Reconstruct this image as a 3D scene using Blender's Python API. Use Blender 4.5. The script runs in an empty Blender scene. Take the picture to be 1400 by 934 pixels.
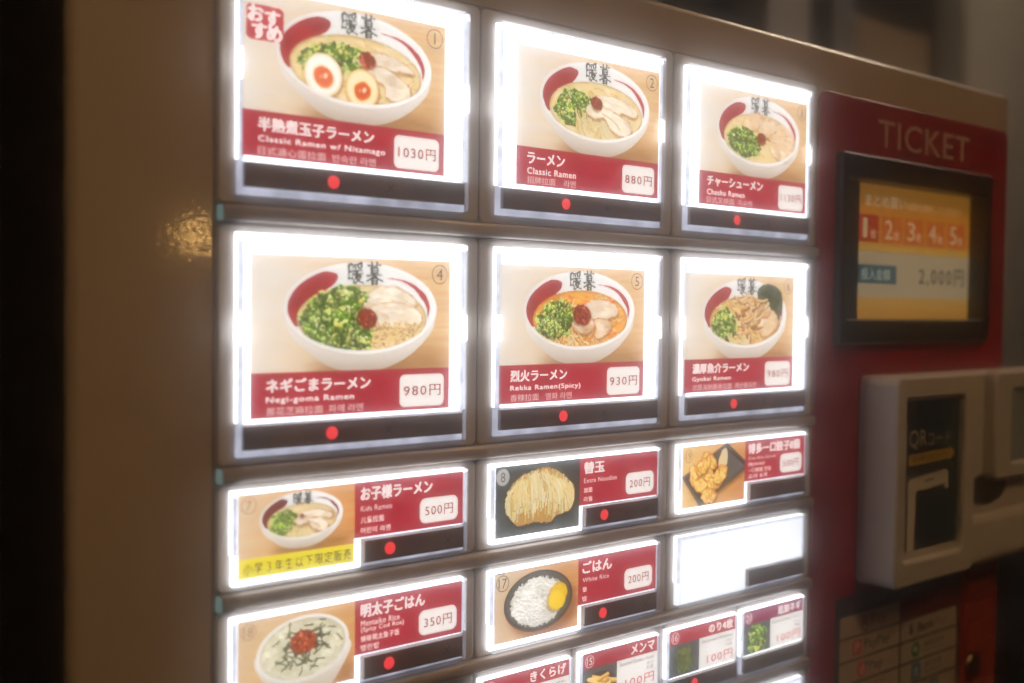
import bpy, bmesh, math, random
import numpy as np
from mathutils import Matrix, Vector

# ================================================================ camera, world, lamps, exposure
SC = bpy.context.scene
COL = SC.collection
Z0 = 1.45                       # height of the top edge of the first row of buttons
cam = bpy.data.cameras.new('camera'); camo = bpy.data.objects.new('camera', cam); COL.objects.link(camo)
YAW, PITCH, ROLL = 0.6924499, -0.0310965, 0.0119519
_f = Vector((math.sin(YAW) * math.cos(PITCH), math.cos(YAW) * math.cos(PITCH), math.sin(PITCH)))
_r = Vector((math.cos(YAW), -math.sin(YAW), 0)); _u = _r.cross(_f)
_r2 = math.cos(ROLL) * _r + math.sin(ROLL) * _u; _u2 = -math.sin(ROLL) * _r + math.cos(ROLL) * _u
camo.matrix_world = Matrix(((_r2.x, _u2.x, -_f.x, -0.16432), (_r2.y, _u2.y, -_f.y, -0.34231), (_r2.z, _u2.z, -_f.z, Z0 - 0.11426), (0, 0, 0, 1)))
cam.sensor_width = 36; cam.lens = 1500 / 1400 * 36
cam.clip_start = .01; cam.clip_end = 100
cam.dof.use_dof = True; cam.dof.focus_distance = 0.468; cam.dof.aperture_fstop = 6.5
SC.camera = camo

world = bpy.data.worlds.new('World'); SC.world = world; world.use_nodes = True
world.node_tree.nodes['Background'].inputs[0].default_value = (.9, .7, .5, 1)
world.node_tree.nodes['Background'].inputs[1].default_value = .004

SC.view_settings.view_transform = 'Standard'; SC.view_settings.look = 'None'
SC.view_settings.exposure = 0; SC.view_settings.gamma = 1
SC.cycles.use_denoising = True
SC.cycles.max_bounces = 10; SC.cycles.volume_bounces = 2; SC.cycles.transparent_max_bounces = 16
SC.cycles.caustics_reflective = False; SC.cycles.caustics_refractive = False
SC.cycles.sample_clamp_indirect = 4

def lamp(name, kind, loc, target, energy, col, size):
    l = bpy.data.lights.new(name, kind); o = bpy.data.objects.new(name, l); COL.objects.link(o)
    l.energy = energy; l.color = col
    if kind == 'AREA': l.shape = 'DISK'; l.size = size
    else: l.shadow_soft_size = size
    o.location = loc
    d = Vector(target) - Vector(loc); o.rotation_euler = d.to_track_quat('-Z', 'Y').to_euler()
    return o
# the shop's warm ceiling lamp, in front of the machine and above it, and a small warm bulb further off
lamp('ceiling_lamp', 'AREA', (.1, -1.5, 3.0), (.15, 0, 1.3), 15.0, (1, .60, .27), .7)
lamp('warm_bulb', 'POINT', (0.746, -1.726, 1.471), (0, 0, 1.4), 1.6, (1, .55, .16), .024)
lamp('added_wall_fill', 'AREA', (1.9, -.1, 2.6), (1.7, .95, 1.7), 19.0, (1, .80, .60), .5)  # unseen fill light, added to brighten the wall and post behind

# ================================================================ helpers
def link(name, mesh, mats, parent=None):
    o = bpy.data.objects.new(name, mesh); COL.objects.link(o)
    for m in mats: mesh.materials.append(m)
    if parent is not None: o.parent = parent
    return o
def empty(name, loc):
    o = bpy.data.objects.new(name, None); COL.objects.link(o); o.location = loc; o.empty_display_size = .05
    return o
def tag(o, label, cat, group=None, kind=None):
    if label: o['label'] = label
    if cat: o['category'] = cat
    if group: o['group'] = group
    if kind: o['kind'] = kind
    return o
MM = .001
ROOT = None
def P(x, y, z): return (x * MM, y * MM, z * MM)

class Shape:
    """collects closed pieces into one mesh (millimetres, machine axes: x right, y into the machine, z up)"""
    def __init__(s): s.bm = bmesh.new()
    def box(s, x0, x1, y0, y1, z0, z1, bev=0, mat=0, seg=2):
        b = bmesh.new()
        bmesh.ops.create_cube(b, size=1)
        for v in b.verts:
            v.co = Vector(P(x0 + (v.co.x + .5) * (x1 - x0), y0 + (v.co.y + .5) * (y1 - y0), z0 + (v.co.z + .5) * (z1 - z0)))
        if bev: bmesh.ops.bevel(b, geom=b.edges[:], offset=bev * MM, segments=seg, profile=.5, affect='EDGES')
        s.add(b, mat)
    def add(s, b, mat=0):
        for f in b.faces: f.material_index = mat; f.smooth = True
        m = bpy.data.meshes.new('t'); b.to_mesh(m); b.free(); s.bm.from_mesh(m); bpy.data.meshes.remove(m)
    def rings(s, rings, mat=0, cap0=False, cap1=True):
        vs = [[s.bm.verts.new(P(*p)) for p in r] for r in rings]
        for a, b in zip(vs, vs[1:]):
            n = len(a)
            for i in range(n):
                f = s.bm.faces.new((a[i], a[(i + 1) % n], b[(i + 1) % n], b[i])); f.material_index = mat; f.smooth = True
        if cap0: f = s.bm.faces.new(vs[0][::-1]); f.material_index = mat
        if cap1: f = s.bm.faces.new(vs[-1]); f.material_index = mat
    def plate(s, x0, x1, z0, z1, rad, yf, yb, bev=.6, mat=0, back=False, steps=3):
        """rounded plate seen from the front (-y) with a soft front edge"""
        def ol(ins, y):
            r = max(rad - ins, .05); o = []
            for cx, cz, a in ((x1 - ins - r, z1 - ins - r, 0), (x0 + ins + r, z1 - ins - r, 90), (x0 + ins + r, z0 + ins + r, 180), (x1 - ins - r, z0 + ins + r, 270)):
                for k in range(5):
                    t = math.radians(a + 22.5 * k); o.append((cx + r * math.cos(t), y, cz + r * math.sin(t)))
            return o
        R = [ol(0, yb)]
        for k in range(steps + 1):
            t = math.pi / 2 * k / steps
            R.append(ol(bev * (1 - math.cos(t)), yf + bev * (1 - math.sin(t))))
        s.rings(R, mat, cap0=back)
    def frame(s, ox, ix, yf, yb, mat=0, rad=1.0, bev=.5, inner_y=None):
        """a picture-frame ring: ox/ix = (x0,x1,z0,z1) outer and inner"""
        def ol(b, r, ins, y):
            x0, x1, z0, z1 = b; r = max(r - ins, .05); o = []
            for cx, cz, a in ((x1 - ins - r, z1 - ins - r, 0), (x0 + ins + r, z1 - ins - r, 90), (x0 + ins + r, z0 + ins + r, 180), (x1 - ins - r, z0 + ins + r, 270)):
                for k in range(5):
                    t = math.radians(a + 22.5 * k); o.append((cx + r * math.cos(t), y, cz + r * math.sin(t)))
            return o
        iy = yb if inner_y is None else inner_y
        R = [ol(ox, rad, 0, yb), ol(ox, rad, 0, yf + bev), ol(ox, rad, bev * .3, yf + bev * .3), ol(ox, rad, bev, yf),
             ol(ix, rad * .6, -bev, yf), ol(ix, rad * .6, -bev * .3, yf + bev * .3), ol(ix, rad * .6, 0, yf + bev), ol(ix, rad * .6, 0, iy)]
        s.rings(R, mat, False, False)
    def disc(s, x, z, r, yf, yb, mat=0, dome=.0, rz=None, n=24):
        rz = rz or r
        c = lambda k, y: [(x + r * k * math.cos(2 * math.pi * i / n), y, z + rz * k * math.sin(2 * math.pi * i / n)) for i in range(n)]
        R = [c(1, yb), c(1, yf)]
        if dome: R += [c(.9, yf - dome * .45), c(.7, yf - dome * .75), c(.4, yf - dome * .95), c(.1, yf - dome)]
        s.rings(R, mat)
    def build(s, name, mats, parent=None):
        m = bpy.data.meshes.new(name); s.bm.normal_update()
        for f in s.bm.faces:                       # flat sides stay flat, only the soft edges are smoothed
            if max(abs(f.normal.x), abs(f.normal.y), abs(f.normal.z)) > .9995: f.smooth = False
        s.bm.to_mesh(m); s.bm.free()
        return link(name, m, mats, parent)

# ---------------------------------------------------------------- materials
def new_mat(name):
    m = bpy.data.materials.new(name); m.use_nodes = True; nt = m.node_tree; nt.nodes.clear()
    out = nt.nodes.new('ShaderNodeOutputMaterial'); return m, nt, out
def principled(name, col, rough=.5, bump=None, spec=.5, var=None, metal=0, coat=0):
    m, nt, out = new_mat(name); N = nt.nodes; L = nt.links
    p = N.new('ShaderNodeBsdfPrincipled'); L.new(p.outputs[0], out.inputs[0])
    p.inputs['Base Color'].default_value = (*col, 1); p.inputs['Roughness'].default_value = rough
    p.inputs['Specular IOR Level'].default_value = spec; p.inputs['Metallic'].default_value = metal
    p.inputs['Coat Weight'].default_value = coat; p.inputs['Coat Roughness'].default_value = .05
    tc = N.new('ShaderNodeTexCoord')
    if bump:
        t = N.new('ShaderNodeTexNoise'); t.inputs['Scale'].default_value = bump[0]; t.inputs['Detail'].default_value = 2
        b = N.new('ShaderNodeBump'); b.inputs['Strength'].default_value = bump[1]; b.inputs['Distance'].default_value = bump[2]
        L.new(tc.outputs['Object'], t.inputs[0]); L.new(t.outputs[0], b.inputs['Height']); L.new(b.outputs[0], p.inputs['Normal'])
        if coat: L.new(b.outputs[0], p.inputs['Coat Normal'])
    if var:
        t = N.new('ShaderNodeTexNoise'); t.inputs['Scale'].default_value = var[0]; t.inputs['Detail'].default_value = 4
        r = N.new('ShaderNodeMapRange'); r.inputs[1].default_value = .3; r.inputs[2].default_value = .7
        r.inputs[3].default_value = 1 - var[1]; r.inputs[4].default_value = 1 + var[1]
        mx = N.new('ShaderNodeMix'); mx.data_type = 'RGBA'; mx.blend_type = 'MULTIPLY'; mx.inputs[0].default_value = 1
        mx.inputs[6].default_value = (*col, 1)
        L.new(tc.outputs['Object'], t.inputs[0]); L.new(t.outputs[0], r.inputs[0]); L.new(r.outputs[0], mx.inputs[7]); L.new(mx.outputs[2], p.inputs['Base Color'])
        r2 = N.new('ShaderNodeMapRange'); r2.inputs[3].default_value = rough * .8; r2.inputs[4].default_value = min(1, rough * 1.25)
        L.new(t.outputs[0], r2.inputs[0]); L.new(r2.outputs[0], p.inputs['Roughness'])
    return m
def emitter(name, col, s, var=None, gloss=0):
    m, nt, out = new_mat(name); N = nt.nodes; L = nt.links
    e = N.new('ShaderNodeEmission'); e.inputs[0].default_value = (*col, 1); e.inputs[1].default_value = s
    if var:
        tc = N.new('ShaderNodeTexCoord'); t = N.new('ShaderNodeTexNoise'); t.inputs['Scale'].default_value = var[0]
        r = N.new('ShaderNodeMapRange'); r.inputs[1].default_value = .3; r.inputs[2].default_value = .7; r.inputs[3].default_value = s * (1 - var[1]); r.inputs[4].default_value = s * (1 + var[1])
        L.new(tc.outputs['Object'], t.inputs[0]); L.new(t.outputs[0], r.inputs[0]); L.new(r.outputs[0], e.inputs[1])
    if gloss:
        g = N.new('ShaderNodeBsdfGlossy'); g.inputs['Roughness'].default_value = .25; g.inputs[0].default_value = (gloss,) * 3 + (1,)
        a = N.new('ShaderNodeAddShader'); L.new(e.outputs[0], a.inputs[0]); L.new(g.outputs[0], a.inputs[1]); L.new(a.outputs[0], out.inputs[0])
    else: L.new(e.outputs[0], out.inputs[0])
    return m
def clear_plastic(name, tint, refl=.06, milk=.05, rough=.08):
    m, nt, out = new_mat(name); N = nt.nodes; L = nt.links
    t = N.new('ShaderNodeBsdfTransparent'); t.inputs[0].default_value = (*tint, 1)
    g = N.new('ShaderNodeBsdfGlossy'); g.inputs['Roughness'].default_value = rough
    d = N.new('ShaderNodeBsdfTranslucent'); d.inputs[0].default_value = (.8, .82, .95, 1)
    lw = N.new('ShaderNodeLayerWeight'); lw.inputs[0].default_value = .25
    mr = N.new('ShaderNodeMapRange'); mr.inputs[3].default_value = refl * .4; mr.inputs[4].default_value = min(1, refl * 6)
    L.new(lw.outputs['Fresnel'], mr.inputs[0])
    a = N.new('ShaderNodeMixShader'); a.inputs[0].default_value = milk; L.new(t.outputs[0], a.inputs[1]); L.new(d.outputs[0], a.inputs[2])
    b = N.new('ShaderNodeMixShader'); L.new(mr.outputs[0], b.inputs[0]); L.new(a.outputs[0], b.inputs[1]); L.new(g.outputs[0], b.inputs[2])
    L.new(b.outputs[0], out.inputs[0])
    return m
def printed(name, emis=0, refl=.0, rough=.4, paper=0):
    """ink on card: colour from the printed picture; a lit card glows through its ink"""
    m, nt, out = new_mat(name); N = nt.nodes; L = nt.links
    at = N.new('ShaderNodeVertexColor'); at.layer_name = 'print'
    p = N.new('ShaderNodeBsdfPrincipled'); p.inputs['Roughness'].default_value = rough
    L.new(p.outputs[0], out.inputs[0])
    if emis:
        L.new(at.outputs[0], p.inputs['Base Color'])
        L.new(at.outputs[0], p.inputs['Emission Color']); p.inputs['Emission Strength'].default_value = emis
        tc = N.new('ShaderNodeTexCoord'); t = N.new('ShaderNodeTexNoise'); t.inputs['Scale'].default_value = 1400; t.inputs['Detail'].default_value = 1
        r = N.new('ShaderNodeMapRange'); r.inputs[1].default_value = .25; r.inputs[2].default_value = .75; r.inputs[3].default_value = emis * .93; r.inputs[4].default_value = emis * 1.07
        L.new(tc.outputs['Object'], t.inputs[0]); L.new(t.outputs[0], r.inputs[0]); L.new(r.outputs[0], p.inputs['Emission Strength'])
    else: L.new(at.outputs[0], p.inputs['Base Color'])
    return m

M = {}
M['cream'] = principled('cream_paint', (.52, .41, .32), .35, bump=(430, .09, .0004), var=(6, .05), coat=1)
M['plate'] = principled('warm_grey_plastic', (.60, .54, .49), .3, bump=(500, .08, .0003), var=(30, .05))
M['rail'] = principled('rail_plastic', (.56, .47, .40), .22, var=(40, .06))
M['dark_gap'] = principled('dark_recess', (.26, .23, .21), .5)
M['teal'] = emitter('rail_end_glow', (.5, .74, .68), .2)
M['led'] = emitter('white_backlight', (.94, .965, 1.0), 3.0, var=(45, .15))
M['soft'] = emitter('soft_backlight', (.96, .975, 1.0), 1.3, var=(30, .10))
M['edge'] = emitter('edge_lit_rim', (.86, .89, 1.0), .95, var=(220, .22))
M['bar'] = emitter('lamp_row', (.93, .96, 1.0), 5.5, var=(140, .35))
M['spot'] = emitter('lamp_spot', (.93, .97, 1.0), 16)
M['guide'] = emitter('lilac_light_guide', (.74, .75, .88), .72, var=(90, .35))
M['acrylic'] = clear_plastic('clear_acrylic', (.97, .975, 1.0))
M['strip'] = principled('hazed_strip', (.27, .175, .105), .32, var=(60, .2))  # dark strip, base lifted to brown to stand in for haze and reflection
M['mark'] = principled('strip_mark', (.05, .055, .06), .5)
M['lamp_red'] = emitter('red_lamp', (1, .045, .05), .95, gloss=.05)
M['card'] = printed('lit_card', 1.2)
M['print'] = printed('printed_vinyl', 0, rough=.35)
M['screen'] = printed('lit_screen', .21)
M['black'] = principled('black_plastic', (.010, .010, .011), .35, bump=(900, .1, .0002))
M['white_shell'] = principled('ivory_shell', (.56, .50, .44), .42, bump=(700, .1, .0002), var=(12, .05))
M['lcd'] = principled('reader_glass', (.30, .34, .35), .15)
M['hole'] = principled('slot_dark', (.012, .008, .006), .7)
M['lettering'] = principled('pale_lettering', (.62, .42, .36), .4)
for k_ in ('card', 'screen', 'guide', 'teal', 'edge'): M[k_].cycles.emission_sampling = 'NONE'
M['brass'] = principled('worn_metal', (.35, .27, .16), .35, metal=1)
# ---------------------------------------------------------------- printed food pictures (procedural)
class Canvas:
    def __init__(s, w, h, S, seed):
        s.w, s.h, s.S = w, h, S
        s.nx, s.ny = int(round(w * S)) + 1, int(round(h * S)) + 1
        s.X, s.Y = np.meshgrid(np.linspace(0, w, s.nx), np.linspace(0, h, s.ny))
        s.im = np.ones((s.ny, s.nx, 3))
        s.r = np.random.default_rng(seed)
    def noise(s, scale, octv=3):
        out = np.zeros((s.ny, s.nx)); amp = 1; tot = 0
        sx, sy = scale if isinstance(scale, tuple) else (scale, scale)
        for o in range(octv):
            g = s.r.random((int(s.h / sy) + 3, int(s.w / sx) + 3))
            fx, fy = s.X / sx, s.Y / sy
            ix, iy = fx.astype(int), fy.astype(int)
            tx, ty = fx - ix, fy - iy
            tx = tx * tx * (3 - 2 * tx); ty = ty * ty * (3 - 2 * ty)
            out += amp * ((g[iy, ix] * (1 - tx) + g[iy, ix + 1] * tx) * (1 - ty) + (g[iy + 1, ix] * (1 - tx) + g[iy + 1, ix + 1] * tx) * ty)
            tot += amp; amp *= .55; sx /= 2; sy /= 2
        return out / tot
    def put(s, m, c):
        c = np.asarray(c, float)
        if c.max() > 1.5: c = c / 255
        s.im += m[..., None] * (c - s.im)
    def aa(s, d, soft=0):
        if soft: 
            t = np.clip(.5 - d / (2 * soft), 0, 1); return t * t * (3 - 2 * t)
        return np.clip(.5 - d * s.S, 0, 1)
    def ell(s, cx, cy, rx, ry, rot=0, warp=None):
        c, n = np.cos(rot), np.sin(rot)
        u = ((s.X - cx) * c + (s.Y - cy) * n) / rx; v = (-(s.X - cx) * n + (s.Y - cy) * c) / ry
        q = np.sqrt(u * u + v * v) + 1e-9
        d = (q - 1) * q / np.sqrt((u / rx) ** 2 + (v / ry) ** 2 + 1e-12) / 1.0
        return d if warp is None else d + warp
    def blob(s, pts, warp=None):
        p = spline(pts); d2 = np.full(s.X.shape, 1e9); ins = np.zeros(s.X.shape, bool)
        for (x0, y0), (x1, y1) in zip(p, np.roll(p, -1, 0)):
            dx, dy = x1 - x0, y1 - y0; L = dx * dx + dy * dy + 1e-12
            t = np.clip(((s.X - x0) * dx + (s.Y - y0) * dy) / L, 0, 1)
            d2 = np.minimum(d2, (s.X - x0 - t * dx) ** 2 + (s.Y - y0 - t * dy) ** 2)
            c = (y0 > s.Y) != (y1 > s.Y)
            if y1 != y0: ins ^= c & (s.X < (x1 - x0) * (s.Y - y0) / (y1 - y0) + x0)
        d = np.sqrt(d2); d = np.where(ins, -d, d)
        return d if warp is None else d + warp
    def local(s, x, y, rad):
        i0, i1 = int(max(0, (x - rad) * s.S)), int(min(s.nx, (x + rad) * s.S + 2))
        j0, j1 = int(max(0, (y - rad) * s.S)), int(min(s.ny, (y + rad) * s.S + 2))
        return slice(j0, j1), slice(i0, i1)
    def dab(s, x, y, rx, ry, rot, col, a=1, ring=None, clip=None):
        sl = s.local(x, y, max(rx, ry) + .6)
        X, Y = s.X[sl] - x, s.Y[sl] - y
        if X.size == 0: return
        c, n = np.cos(rot), np.sin(rot)
        q = np.sqrt(((X * c + Y * n) / rx) ** 2 + ((-X * n + Y * c) / ry) ** 2)
        m = a * np.clip(.5 - (q - 1) * min(rx, ry) * s.S, 0, 1)
        if clip is not None: m = m * clip[sl]
        col = np.asarray(col, float) / 255
        sh = (1.0 - .22 * np.clip(Y / max(ry, .1), -1, 1))[..., None] * col
        if ring is not None:
            w = np.clip((.62 - q) * 4, 0, 1)[..., None]
            sh = sh * (1 - w) + w * np.asarray(ring, float) / 255
        s.im[sl] += m[..., None] * (sh - s.im[sl])
    def stroke(s, pts, width, col, a=1, clip=None, shade=.35):
        p = spline(pts, False)
        x, y = p.mean(0); rad = np.abs(p - p.mean(0)).max() + width + .5
        sl = s.local(x, y, rad); X, Y = s.X[sl], s.Y[sl]
        if X.size == 0: return
        d2 = np.full(X.shape, 1e9); sg = np.zeros(X.shape)
        for (x0, y0), (x1, y1) in zip(p[:-1], p[1:]):
            dx, dy = x1 - x0, y1 - y0; L = dx * dx + dy * dy + 1e-12
            t = np.clip(((X - x0) * dx + (Y - y0) * dy) / L, 0, 1)
            e = (X - x0 - t * dx) ** 2 + (Y - y0 - t * dy) ** 2
            k = e < d2; d2 = np.where(k, e, d2); sg = np.where(k, ((Y - y0 - t * dy)), sg)
        d = np.sqrt(d2) - width / 2
        m = a * np.clip(.5 - d * s.S, 0, 1)
        if clip is not None: m = m * clip[sl]
        f = 1 - shade * np.clip(sg / (width / 2), -1, 1) * .6 - shade * .4 * np.clip(1 + d / (width / 2), 0, 1)
        s.im[sl] += m[..., None] * (f[..., None] * np.asarray(col, float) / 255 - s.im[sl])

def spline(pts, closed=True, n=7):
    p = np.asarray(pts, float); out = []
    N = len(p)
    for i in range(N if closed else N - 1):
        if closed: a, b, c, d = p[(i - 1) % N], p[i], p[(i + 1) % N], p[(i + 2) % N]
        else: a, b, c, d = p[max(i - 1, 0)], p[i], p[i + 1], p[min(i + 2, N - 1)]
        for k in range(n):
            t = k / n
            out.append(.5 * (2 * b + (c - a) * t + (2 * a - 5 * b + 4 * c - d) * t * t + (3 * b - a - 3 * c + d) * t ** 3))
    if not closed: out.append(p[-1])
    return np.array(out)

def lerp(a, b, t): return np.asarray(a, float) + (np.asarray(b, float) - np.asarray(a, float)) * np.asarray(t)[..., None]

def wood(cv, a=(222, 212, 198), b=(214, 172, 118), s0=.0, s1=.75, hot=None):
    u = cv.X / cv.w
    t = np.clip((u - s0) / (s1 - s0), 0, 1) + .25 * (cv.Y / cv.h - .4)
    g = cv.noise((9, 1.1), 3) - .5; g2 = cv.noise((22, 3), 2) - .5
    c = lerp(a, b, np.clip(t + .35 * g2, 0, 1)) + (26 * g + 16 * g2)[..., None] * np.array([1, 1.05, 1.1]) * (.35 + .65 * np.clip(t, 0, 1))[..., None]
    cv.put(np.ones_like(cv.X), np.clip(c, 0, 255))

GREENS = [(98, 136, 40), (122, 154, 52), (146, 176, 72), (66, 104, 30), (170, 196, 104), (204, 214, 142), (214, 212, 96), (88, 124, 38), (44, 80, 22)]
def scallions(cv, pts, n, size=1.0, clip=None):
    d = cv.blob(pts, warp=(cv.noise(2.2, 2) - .5) * 2.2)
    m = cv.aa(d) * (1 if clip is None else clip)
    cv.put(m, lerp((58, 92, 28), (96, 134, 48), cv.noise(2, 2)))
    p = spline(pts); x0, y0 = p.min(0); x1, y1 = p.max(0)
    k = 0
    while k < n:
        x, y = cv.r.uniform(x0 - .6, x1 + .6), cv.r.uniform(y0 - .6, y1 + .6)
        j, i = int(np.clip(y * cv.S, 0, cv.ny - 1)), int(np.clip(x * cv.S, 0, cv.nx - 1))
        if d[j, i] > .5: k += .2; continue
        k += 1
        c = np.array(GREENS[cv.r.integers(len(GREENS))]) * cv.r.uniform(.86, 1.18)
        r = size * cv.r.uniform(.55, 1.05)
        ring = (206, 226, 150) if cv.r.random() < .3 else ((72, 112, 36) if cv.r.random() < .35 else None)
        cv.dab(x, y, r, r * cv.r.uniform(.4, .9), cv.r.uniform(0, 3.1), np.clip(c, 0, 255), ring=ring, clip=clip)

    e = np.clip(1 + d / 2.2, 0, 1) * np.clip(.5 + (cv.Y - (y0 + y1) / 2) / (y1 - y0), .15, 1)
    cv.im *= 1 + (m * ((cv.noise(3.4, 2) - .5) * .8 - .34 * e))[..., None]
    cv.im *= 1 - m[..., None] * np.array((.0, .07, .0))

def chashu(cv, pts, tone=(242, 222, 196), edge=(172, 112, 66), seed_off=0, seam=None):
    w = (cv.noise(2.5, 2) - .5) * .9
    d = cv.blob(pts, warp=w)
    cv.put(.5 * cv.aa(cv.blob([(a + .3, b + .9) for a, b in pts]), .9), (110, 72, 40))
    m = cv.aa(d)
    n1, n2 = cv.noise((3.2, 1.4), 3), cv.noise(5, 2)
    c = lerp(np.array(tone) * .9, np.minimum(np.array(tone) * 1.07, 250), np.clip(n2 * 1.6 - .3, 0, 1)) + (n1 - .5)[..., None] * np.array([44, 58, 66])
    c = lerp(c, (246, 236, 220), np.clip((n1 - .62) * 4, 0, .7))
    e = np.clip(1 + d / 1.0, 0, 1) ** 1.3 * np.clip(cv.noise(3, 2) * 1.6, .45, 1)
    c = c * (1 - .72 * e[..., None]) + .72 * e[..., None] * np.array(edge)
    cv.put(m, np.clip(c, 0, 255))
    q = spline(pts); x0, y0 = q.min(0); x1, y1 = q.max(0); sl = (y1 - y0) / max(x1 - x0, 1)
    for t in range(int(3 + (x1 - x0) * .7)):     # fat streaks and browned flecks
        x, y = cv.r.uniform(x0, x1), cv.r.uniform(y0, y1); l = cv.r.uniform(.6, 2.4); a = cv.r.uniform(-.5, .5)
        cv.stroke([(x - l, y - l * a), (x, y + .2), (x + l, y + l * a)], cv.r.uniform(.2, .45), [(206, 160, 118), (252, 246, 236), (190, 140, 96)][cv.r.integers(3)], .55, clip=m, shade=.1)
    for t in range(14):
        k = cv.r.integers(len(q)); cv.dab(q[k][0], q[k][1], cv.r.uniform(.3, .8), cv.r.uniform(.2, .45), cv.r.uniform(0, 3), (150, 92, 50), .6, clip=m)
    if seam: cv.stroke(seam, .55, edge, .55, clip=m, shade=.2)

def paste(cv, x, y, r):
    d = cv.ell(x, y, r * 1.15, r * .92, .35, (cv.noise(1.3, 2) - .5) * 1.1)
    cv.put(.5 * cv.aa(cv.ell(x + .2, y + .6, r * 1.2, r), .8), (90, 40, 20))
    n = cv.noise(.9, 2)
    cv.put(cv.aa(d), np.clip(lerp((92, 22, 14), (176, 60, 38), n) + (np.clip((n - .68) * 5, 0, 1) * 60)[..., None], 0, 255))

def egg(cv, x, y, rx, ry, rot, yolk=(216, 82, 26), clip=1, white=(250, 244, 230)):
    d = cv.ell(x, y, rx, ry, rot)
    cv.put(.5 * cv.aa(cv.ell(x + .4, y + .9, rx * 1.03, ry * 1.03, rot), 1) * clip, (90, 54, 24))
    e = np.clip(1 + d / 1.5, 0, 1)
    cv.put(cv.aa(d) * clip, lerp(white, np.array(white) * (.88, .74, .5), np.clip(e ** 1.5 + .25 * (cv.noise(5, 2) - .5) + .12 * (cv.Y - y) / ry, 0, 1)))
    d2 = cv.ell(x + .1, y + .7, rx * .54, ry * .5, rot, (cv.noise(2, 1) - .5) * .4)
    e2 = np.clip(1 + d2 / 1.2, 0, 1)
    cv.put(cv.aa(d2, .25), lerp(yolk, (240, 150, 60), e2))
    cv.put(.9 * cv.aa(cv.ell(x + .9, y + .2, .8, 1.1, .6), .4), (250, 214, 180))
    cv.put(.6 * cv.aa(cv.ell(x - 1.0, y + .6, .5, .8, .2), .3), (250, 200, 150))

def noodles(cv, area, n, clip, cols=((244, 220, 150), (236, 200, 122), (250, 234, 180), (216, 172, 92)), ang=(0.9, 2.0), w=.62, L=(5, 10)):
    x0, y0, x1, y1 = area
    for k in range(n):
        x, y = cv.r.uniform(x0, x1), cv.r.uniform(y0, y1)
        a = cv.r.uniform(*ang); l = cv.r.uniform(*L); b = cv.r.uniform(-.5, .5)
        p = [(x - l / 2 * np.cos(a), y - l / 2 * np.sin(a)), (x + b * np.sin(a) * 2, y - b * np.cos(a) * 2), (x + l / 2 * np.cos(a + b), y + l / 2 * np.sin(a + b))]
        cv.stroke(p, w, np.array(cols[cv.r.integers(len(cols))]) * cv.r.uniform(.9, 1.04), clip=clip)

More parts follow.
